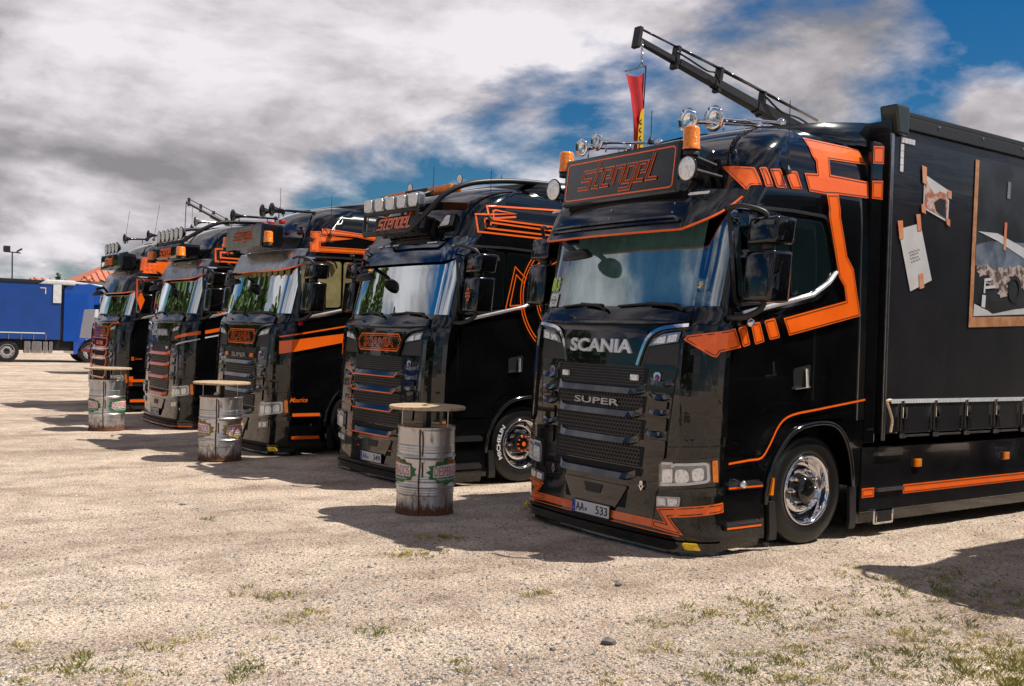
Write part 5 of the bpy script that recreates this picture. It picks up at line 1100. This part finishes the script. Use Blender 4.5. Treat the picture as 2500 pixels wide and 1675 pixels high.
# floodlight mast
fl = thing('floodlight_mast', 'grey floodlight mast standing behind the blue lorry', 'lamp post', (-5.15, -62, -.08))
bm = bmesh.new(); tube(bm, [(0, 0, 0), (-.03, 0, 3.5), (.02, 0, 6.1)], [.055, .045, .04], 10); link('pole', bm, 'plastic', fl)
bm = bmesh.new(); tube(bm, [(.5, 0, 6.12), (-.45, 0, 6.08)], .04, 6); link('crossarm', bm, 'plastic', fl)
for x0, x1, z0, z1 in ((.15, .52, 6.12, 6.47), (-.55, -.2, 6.2, 6.3)):
    bm = bmesh.new(); box(bm, (x0, -.15, z0), (x1, .15, z1), .03, rot=Matrix.Rotation(R(0 if x0 > 0 else 35), 3, 'Y')); link('floodlight', bm, 'plastic', fl)
# houses with red tiled roofs
def house(name, label, x, y, w, dep, eave, ridge, hip=0.):
    h = thing(name, label, 'house', (x, y, -.08)); bm = bmesh.new(); box(bm, (-w, -dep, 0), (w, dep, eave)); link('wall', bm, 'wallcream', h)
    bm = bmesh.new(); A = [(-w-.3, dep+.3, eave), (w+.3, dep+.3, eave), (w-hip, 0, ridge), (-w+hip, 0, ridge)]; B = [(w+.3, -dep-.3, eave), (-w-.3, -dep-.3, eave), (-w+hip, 0, ridge), (w-hip, 0, ridge)]
    for q in (A, B, [A[1], B[0], A[2]], [B[1], A[0], A[3]]): bm.faces.new([bm.verts.new(p) for p in q])
    rf = link('roof', bm, 'rooftile', h)
    bm = bmesh.new(); n = int(2*w/.42)
    for i in range(n+1):   # rows of tiles: raised rolls running up the slope
        x0 = -w-.3+(2*w+.6)*i/n; tmax = 1. if -w+hip <= x0 <= w-hip else max(0, 1-(abs(x0)-(w-hip))/(hip+.3+1e-6))
        if tmax < .05: continue
        a = Vector((x0, dep+.34, eave+.03)); b = Vector((x0, .0, ridge+.03)); b = a.lerp(b, tmax); tube(bm, [a, b], .06, 5)
    link('roof_tile', bm, 'rooftile', rf, kind='stuff')
    for i in range(int(w)):
        bm = bmesh.new(); xx = -w+1+2*i; box(bm, (xx-.5, dep+.005, 1.2), (xx+.5, dep+.06, 2.4)); f = link('window', bm, 'white', h); bm = bmesh.new(); box(bm, (xx-.43, dep+.062, 1.27), (xx+.43, dep+.075, 2.33)); link('pane', bm, 'side_glass', f)
    return h
house('tiled_house', 'long low house with a red tiled roof behind the blue lorry', -10.3, -76, 1.6, 3.2, 4.5, 5.12)
house('tiled_house', 'taller house with steep hipped red tiled roof partly behind the last truck', -15.8, -74, 4.5, 3.5, 4.9, 6.7, 2.9)
def foliage(bm, c, rx, rz, n, size, seed):
    rn = random.Random(seed); lobes = [(Vector((rn.gauss(0, .45)*rx, rn.gauss(0, .45)*rx, rn.uniform(-.6, .7)*rz)), rn.uniform(.3, .55)) for _ in range(12)]
    for i in range(n):
        l, lr = lobes[i % 12]; d = Vector((rn.gauss(0, 1), rn.gauss(0, 1), rn.gauss(0, 1))).normalized()*lr*rn.uniform(.55, 1.05); p = Vector(c)+l+Vector((d.x*rx, d.y*rx, d.z*rz*.8))
        s = size*rn.uniform(.6, 1.4); a = Vector((rn.gauss(0, 1), rn.gauss(0, 1), rn.gauss(0, .6))).normalized(); b = a.orthogonal().normalized()
        bm.faces.new([bm.verts.new(p+a*s), bm.verts.new(p+b*s*.6), bm.verts.new(p-a*s), bm.verts.new(p-b*s*.6)])
def tree(label, x, y, h, rx, seed, n=3200, cat='tree', name='tree', size=.22, group=None):
    t = thing(name, label, cat, (x, y, -.08), 0, group); bm = bmesh.new(); tube(bm, [(0, 0, 0), (.1, 0, h*.35), (0, .1, h*.7)], [.22, .15, .06], 8)
    rn = random.Random(seed)
    for k in range(6):
        a = rn.uniform(0, 6.28); z = h*rn.uniform(.3, .6); tube(bm, [(.05, .02, z), (rx*.5*math.cos(a), rx*.5*math.sin(a), z+h*.2)], [.07, .03], 6)
    link('trunk', bm, 'bark', t); bm = bmesh.new(); foliage(bm, (0, 0, h*.56), rx, h*.5, n, size, seed); link('crown', bm, 'leaf', t); return t
tree('bushy green treetop showing above the blue lorry roof', -9.6, -71., 5.05, .6, 3, 1400, name='tree', size=.14)
tree('low green treetop beside the steep tiled roof', -11.6, -71., 4.75, 1.1, 5, 1400, name='tree', size=.14)
# small distant crane behind the fourth truck
dc = thing('loader_crane', 'thin black crane jib rising behind the fourth truck', 'crane', (-7.9, -31, -.08))
bm = bmesh.new(); tube(bm, [(0, 0, 0), (0, 0, 5.7)], .16, 8); link('column', bm, 'plastic', dc)
bm = bmesh.new(); tube(bm, [(0, 0, 5.7), (1.0, 0, 6.1)], .09, 8); tube(bm, [(1.0, 0, 6.1), (1.95, 0, 6.52)], .055, 8); tube(bm, [(0, 0, 5.86), (1.8, 0, 6.62)], .02, 6); link('jib', bm, 'plastic', dc)
for xx in (.4, .9, 1.4, 1.85):
    bm = bmesh.new(); zz = 5.7+xx*.42; box(bm, (xx-.04, -.05, zz-.1), (xx+.04, .05, zz+.2)); link('bracket', bm, 'plastic', dc)
bm = bmesh.new(); tube(bm, [(1.95, 0, 6.5), (1.97, 0, 5.3)], .015, 5); link('cable', bm, 'plastic', dc)
# on the far side of the lot, mirrored in the windscreens
for i, (x, y, h, r, sd_) in enumerate(((12, -29, 9.5, 2.6, 11), (13, -62, 12, 3, 12), (10.5, -36, 10, 2.6, 13), (12.5, -42, 11, 3., 14), (11, -50, 10.5, 2.3, 15), (14, -57, 12, 2.8, 16), (22, -30, 9, 2.8, 17), (24, -6, 9, 3, 18), (26, 3, 8, 3, 19))):
    tree('leafy tree standing across the lot, number %s along the far edge' % ('one two three four five six seven eight nine'.split()[i]), x, y, h, r, sd_, 2600, size=.3, group='trees across the lot')
for i, (x, y, c) in enumerate(((19, -30, 'white'), (18, -24, 'bluepaint'), (17.5, -18, 'white'), (19.5, -38, 'white'))):
    v = thing('parked_van', '%s van parked across the lot, %s' % ('blue' if c == 'bluepaint' else 'white', ['beside the blue van', 'between two white vans', 'closest to the show trucks', 'farthest along the lot'][i]), 'van', (x, y, -.08), 0)
    bm = bmesh.new(); pr = [(-2.0, .45), (-2.0, 1.15), (-1.2, 1.45), (-.45, 2.2), (3.0, 2.3), (3.1, .45)]; vs = [[bm.verts.new((a, s, b)) for a, b in pr] for s in (-.95, .95)]; bm.faces.new(vs[0][::-1]); bm.faces.new(vs[1])
    for k in range(6): bm.faces.new((vs[0][k], vs[0][(k+1) % 6], vs[1][(k+1) % 6], vs[1][k]))
    bmesh.ops.bevel(bm, geom=bm.edges[:], offset=.08, segments=2, affect='EDGES'); bmesh.ops.recalc_face_normals(bm, faces=bm.faces); link('body', bm, c, v)
    MW = planeM((-1.2, 0, 1.45), (0, 1, 0), (.75, 0, .75), (-.75, 0, .75)); bm = bmesh.new(); plate(bm, rnd([(-.8, .08), (.8, .08), (.72, .9), (-.72, .9)], .08), MW, .03, 0, 0); link('windscreen', bm, 'side_glass', v)
    bm = bmesh.new()
    for s in (-1, 1):
        for a in (-1.1, 2.2): lathe(bm, [(-.1, 0), (-.1, .33), (.1, .33), (.1, 0)], (a, .85*s, .33), (0, s, 0), 20)
    link('wheel', bm, 'rubber', v)
    bm = bmesh.new()
    for s in (-1, 1): box(bm, (-2.03, s*.7-.2, .85), (-1.95, s*.7+.2, 1.05), .02)
    link('headlight', bm, 'lens', v)
# ================================================================== STONES AND GRASS
def rock(name, label, x, y, r, mat, seed):
    bm = bmesh.new(); bmesh.ops.create_icosphere(bm, subdivisions=2, radius=r); rn = random.Random(seed)
    for v in bm.verts: n = noise.noise(v.co/r*1.3+Vector((seed, 0, 0))); v.co *= 1+.45*n; v.co.z *= .6
    o = link(name, bm, mat, None); o.location = (x, y, gz(x, y)+r*.25); tag(o, label, 'stone')
def gpt(px, py):
    v = d_+r2*((px-1250)/2480)-u2*((py-837.5)/2480); t = -1.8/v.z; return 6.0988+t*v.x, 7.1184+t*v.y
for i, (px, py, r, mat, lb) in enumerate(((1485, 1572, .045, 'darkstone', 'dark angular stone lying alone on the open gravel'), (1510, 1429, .026, 'darkstone', 'brown pebble on the gravel below the plate AA 533 truck'), (905, 1383, .028, 'stone', 'tan stone alone on the open pale gravel'), (450, 1213, .04, 'stone', 'pale flat stone on gravel beside the drum shadow'), (1350, 1588, .02, 'darkstone', 'small dark stone beside the large angular stone'), (1870, 1331, .03, 'stone', 'pale stone beside the front tyre of the truck with plate AA 533'), (1285, 1265, .03, 'stone', 'pale stone in the shade beside a rusty drum'))):
    x, y = gpt(px, py); rock('loose_stone', lb, x, y, r, mat, i+1)
def pebbles(name, mat, n, seed, smin, smax):
    rn = random.Random(seed); V = []; Fc = []
    base = [(0, 0, 1), (1, 0, .1), (.3, .95, 0), (-.8, .6, .1), (-.8, -.6, 0), (.3, -.95, .1), (0, 0, -.6)]; tri = [(0, 1, 2), (0, 2, 3), (0, 3, 4), (0, 4, 5), (0, 5, 1), (6, 2, 1), (6, 3, 2), (6, 4, 3), (6, 5, 4), (6, 1, 5)]
    for _ in range(n):
        px = rn.uniform(-80, 2580); py = 1030+650*rn.random()**.62
        if py < 840+30: continue
        x, y = gpt(px, py)
        if abs(y) < 1.0 and x < -.2 and x > -9: continue
        if noise.noise((x*.8, y*.8, 3.))+.25*noise.noise((x*3, y*3, 1.)) < rn.uniform(-.75, .35): continue
        s = smin+(smax-smin)*rn.random()**4; a = rn.uniform(0, 6.28); ca, sa = math.cos(a), math.sin(a); b = len(V); fx, fy, fz = rn.uniform(.7, 1.3), rn.uniform(.6, 1.1), rn.uniform(.35, .75); z0 = gz(x, y)+.012*noise.noise((x*.9, y*.9, 0))+.006*noise.noise((x*3.1, y*3.1, 2))
        for p in base:
            q = (p[0]*s*fx*rn.uniform(.75, 1.2), p[1]*s*fy*rn.uniform(.75, 1.2), p[2]*s*fz); V.append((x+q[0]*ca-q[1]*sa, y+q[0]*sa+q[1]*ca, z0+q[2]+s*.12))
        Fc += [tuple(i+b for i in t) for t in tri]
    me = bpy.data.meshes.new(name); me.from_pydata(V, [], Fc); me.materials.append(MAT[mat]); o = bpy.data.objects.new(name, me); COL.objects.link(o); o['kind'] = 'stuff'; o['label'] = 'loose gravel scattered over the lot'
pebbles('gravel', 'stone', 26000, 5, .003, .017); pebbles('dark_gravel', 'darkstone', 20000, 6, .003, .016)  # dark stones, made more numerous to imitate small shadow specks as well
def grass():
    rn = random.Random(9); V = []; Fc = []
    spots = []
    for px, py, rad, n in ((1150, 1640, .16, 2), (610, 1640, .12, 5), (60, 1580, .06, 2), (200, 1605, .08, 2), (350, 1590, .07, 2), (930, 1550, .1, 3), (1330, 1450, .05, 2), (680, 1455, .12, 4), (720, 1500, .12, 4), (450, 1565, .05, 2), (1830, 1490, .25, 9), (1950, 1540, .25, 7), (2050, 1490, .18, 5), (1720, 1500, .1, 3), (1600, 1530, .1, 3), (1620, 1585, .08, 2), (2270, 1530, .3, 9), (2200, 1440, .25, 8), (2350, 1420, .3, 9), (2450, 1480, .3, 10), (2100, 1400, .12, 3), (2440, 1600, .22, 14), (2480, 1650, .22, 20), (2330, 1660, .2, 9), (1850, 1630, .22, 7), (2010, 1600, .2, 6), (1930, 1655, .2, 6), (1720, 1660, .06, 2), (2120, 1640, .2, 6), (1010, 1350, .12, 5), (1080, 1310, .15, 4), (1330, 1240, .12, 3), (520, 1255, .05, 1), (150, 1660, .2, 6), (330, 1660, .15, 4), (1500, 1660, .1, 3), (2260, 1600, .2, 7)):
        x, y = gpt(px, py)
        for _ in range(n*4): spots.append((x+rn.gauss(0, rad), y+rn.gauss(0, rad), rn.uniform(.5, 1.1)))
    for px, py, rad, n in ((2495, 1625, .13, 16), (2460, 1668, .12, 12), (2380, 1650, .10, 4)):
        x, y = gpt(px, py)
        for _ in range(n): spots.append((x+rn.gauss(0, rad), y+rn.gauss(0, rad), rn.uniform(.8, 1.6)))
    for _ in range(520):
        px = rn.uniform(-50, 2560); py = rn.uniform(1330, 1690); x, y = gpt(px, py)
        if rn.random() < .25+.6*max(0, (px-1300)/1200): spots.append((x, y, rn.uniform(.3, .75)))
    for x, y, k in spots:
        z = gz(x, y)-.004
        for _ in range(int(26*k)):
            a = rn.uniform(0, 6.28); r = rn.random()**.6*.045*k; bx, by = x+r*math.cos(a), y+r*math.sin(a); h = rn.uniform(.012, .04)*k; l = rn.uniform(.2, 1.1)*h; w = rn.uniform(.0012, .0026); ta = a+rn.uniform(-.8, .8); nx, ny = -math.sin(ta)*w, math.cos(ta)*w; b = len(V)
            V += [(bx-nx, by-ny, z), (bx+nx, by+ny, z), (bx+l*.4*math.cos(ta)+nx*.7, by+l*.4*math.sin(ta)+ny*.7, z+h*.7), (bx+l*math.cos(ta), by+l*math.sin(ta), z+h)]
            Fc += [(b, b+1, b+2), (b, b+2, b+3)]
    me = bpy.data.meshes.new('grass'); me.from_pydata(V, [], Fc); me.materials.append(MAT['blade']); o = bpy.data.objects.new('grass', me); COL.objects.link(o); o['kind'] = 'stuff'; o['label'] = 'sparse yellow green grass tufts growing through the gravel'
grass()

# ================================================================== parts that stand apart become objects of their own
SPLIT = {'plate_text', 'corner_cap', 'mudflap', 'mirror_arm', 'crane_bracket', 'visor_screw', 'position_light', 'step_edge', 'hydraulic_cylinder', 'side_step', 'hose', 'rail_bolt', 'roof_rail', 'side_skirt', 'reflector', 'fog_lens', 'hub_bolt', 'wiper', 'fringe', 'lamp_bracket', 'vent_hole', 'grille_frame', 'reflective_strip_side', 'running_light', 'grille_opening', 'intake_mesh', 'axle_wheel', 'headlamp'}
def islands(me):
    n = len(me.vertices); par = list(range(n))
    def f(a):
        while par[a] != a: par[a] = par[par[a]]; a = par[a]
        return a
    for e in me.edges:
        a, b = f(e.vertices[0]), f(e.vertices[1])
        if a != b: par[b] = a
    g = {}
    for i in range(n): g.setdefault(f(i), []).append(i)
    bx = []
    for ids in g.values():
        cs = [me.vertices[i].co for i in ids]; bx.append([[min(c[k] for c in cs) for k in range(3)], [max(c[k] for c in cs) for k in range(3)], ids])
    ch = True
    while ch:
        ch = False
        for i in range(len(bx)):
            for j in range(len(bx)-1, i, -1):
                A, B = bx[i], bx[j]
                if all(max(A[0][k], B[0][k])-min(A[1][k], B[1][k]) <= .012 for k in range(3)):
                    bx[i] = [[min(A[0][k], B[0][k]) for k in range(3)], [max(A[1][k], B[1][k]) for k in range(3)], A[2]+B[2]]; bx.pop(j); ch = True
    return [b[2] for b in bx]
done = {}
for o in list(bpy.data.objects):
    if o.type != 'MESH' or o.name.split('.')[0] not in SPLIT or o.get('kind'): continue
    me = o.data
    if me.name not in done:
        isl = islands(me)
        if len(isl) < 2 or len(isl) > 40: done[me.name] = None
        else:
            out = []
            for ids in isl:
                keep = set(ids); bm = bmesh.new(); bm.from_mesh(me); bm.verts.ensure_lookup_table()
                bmesh.ops.delete(bm, geom=[v for v in bm.verts if v.index not in keep], context='VERTS')
                m2 = bpy.data.meshes.new(me.name); bm.to_mesh(m2); bm.free()
                for mm in me.materials: m2.materials.append(mm)
                out.append(m2)
            done[me.name] = out
    parts = done[me.name]
    if not parts: continue
    base = o.name.split('.')[0]
    for m2 in parts[1:]:
        c = bpy.data.objects.new(base, m2); COL.objects.link(c); c.parent = o.parent; c.matrix_basis = o.matrix_basis.copy()
        if o.children: pass
    o.data = parts[0]
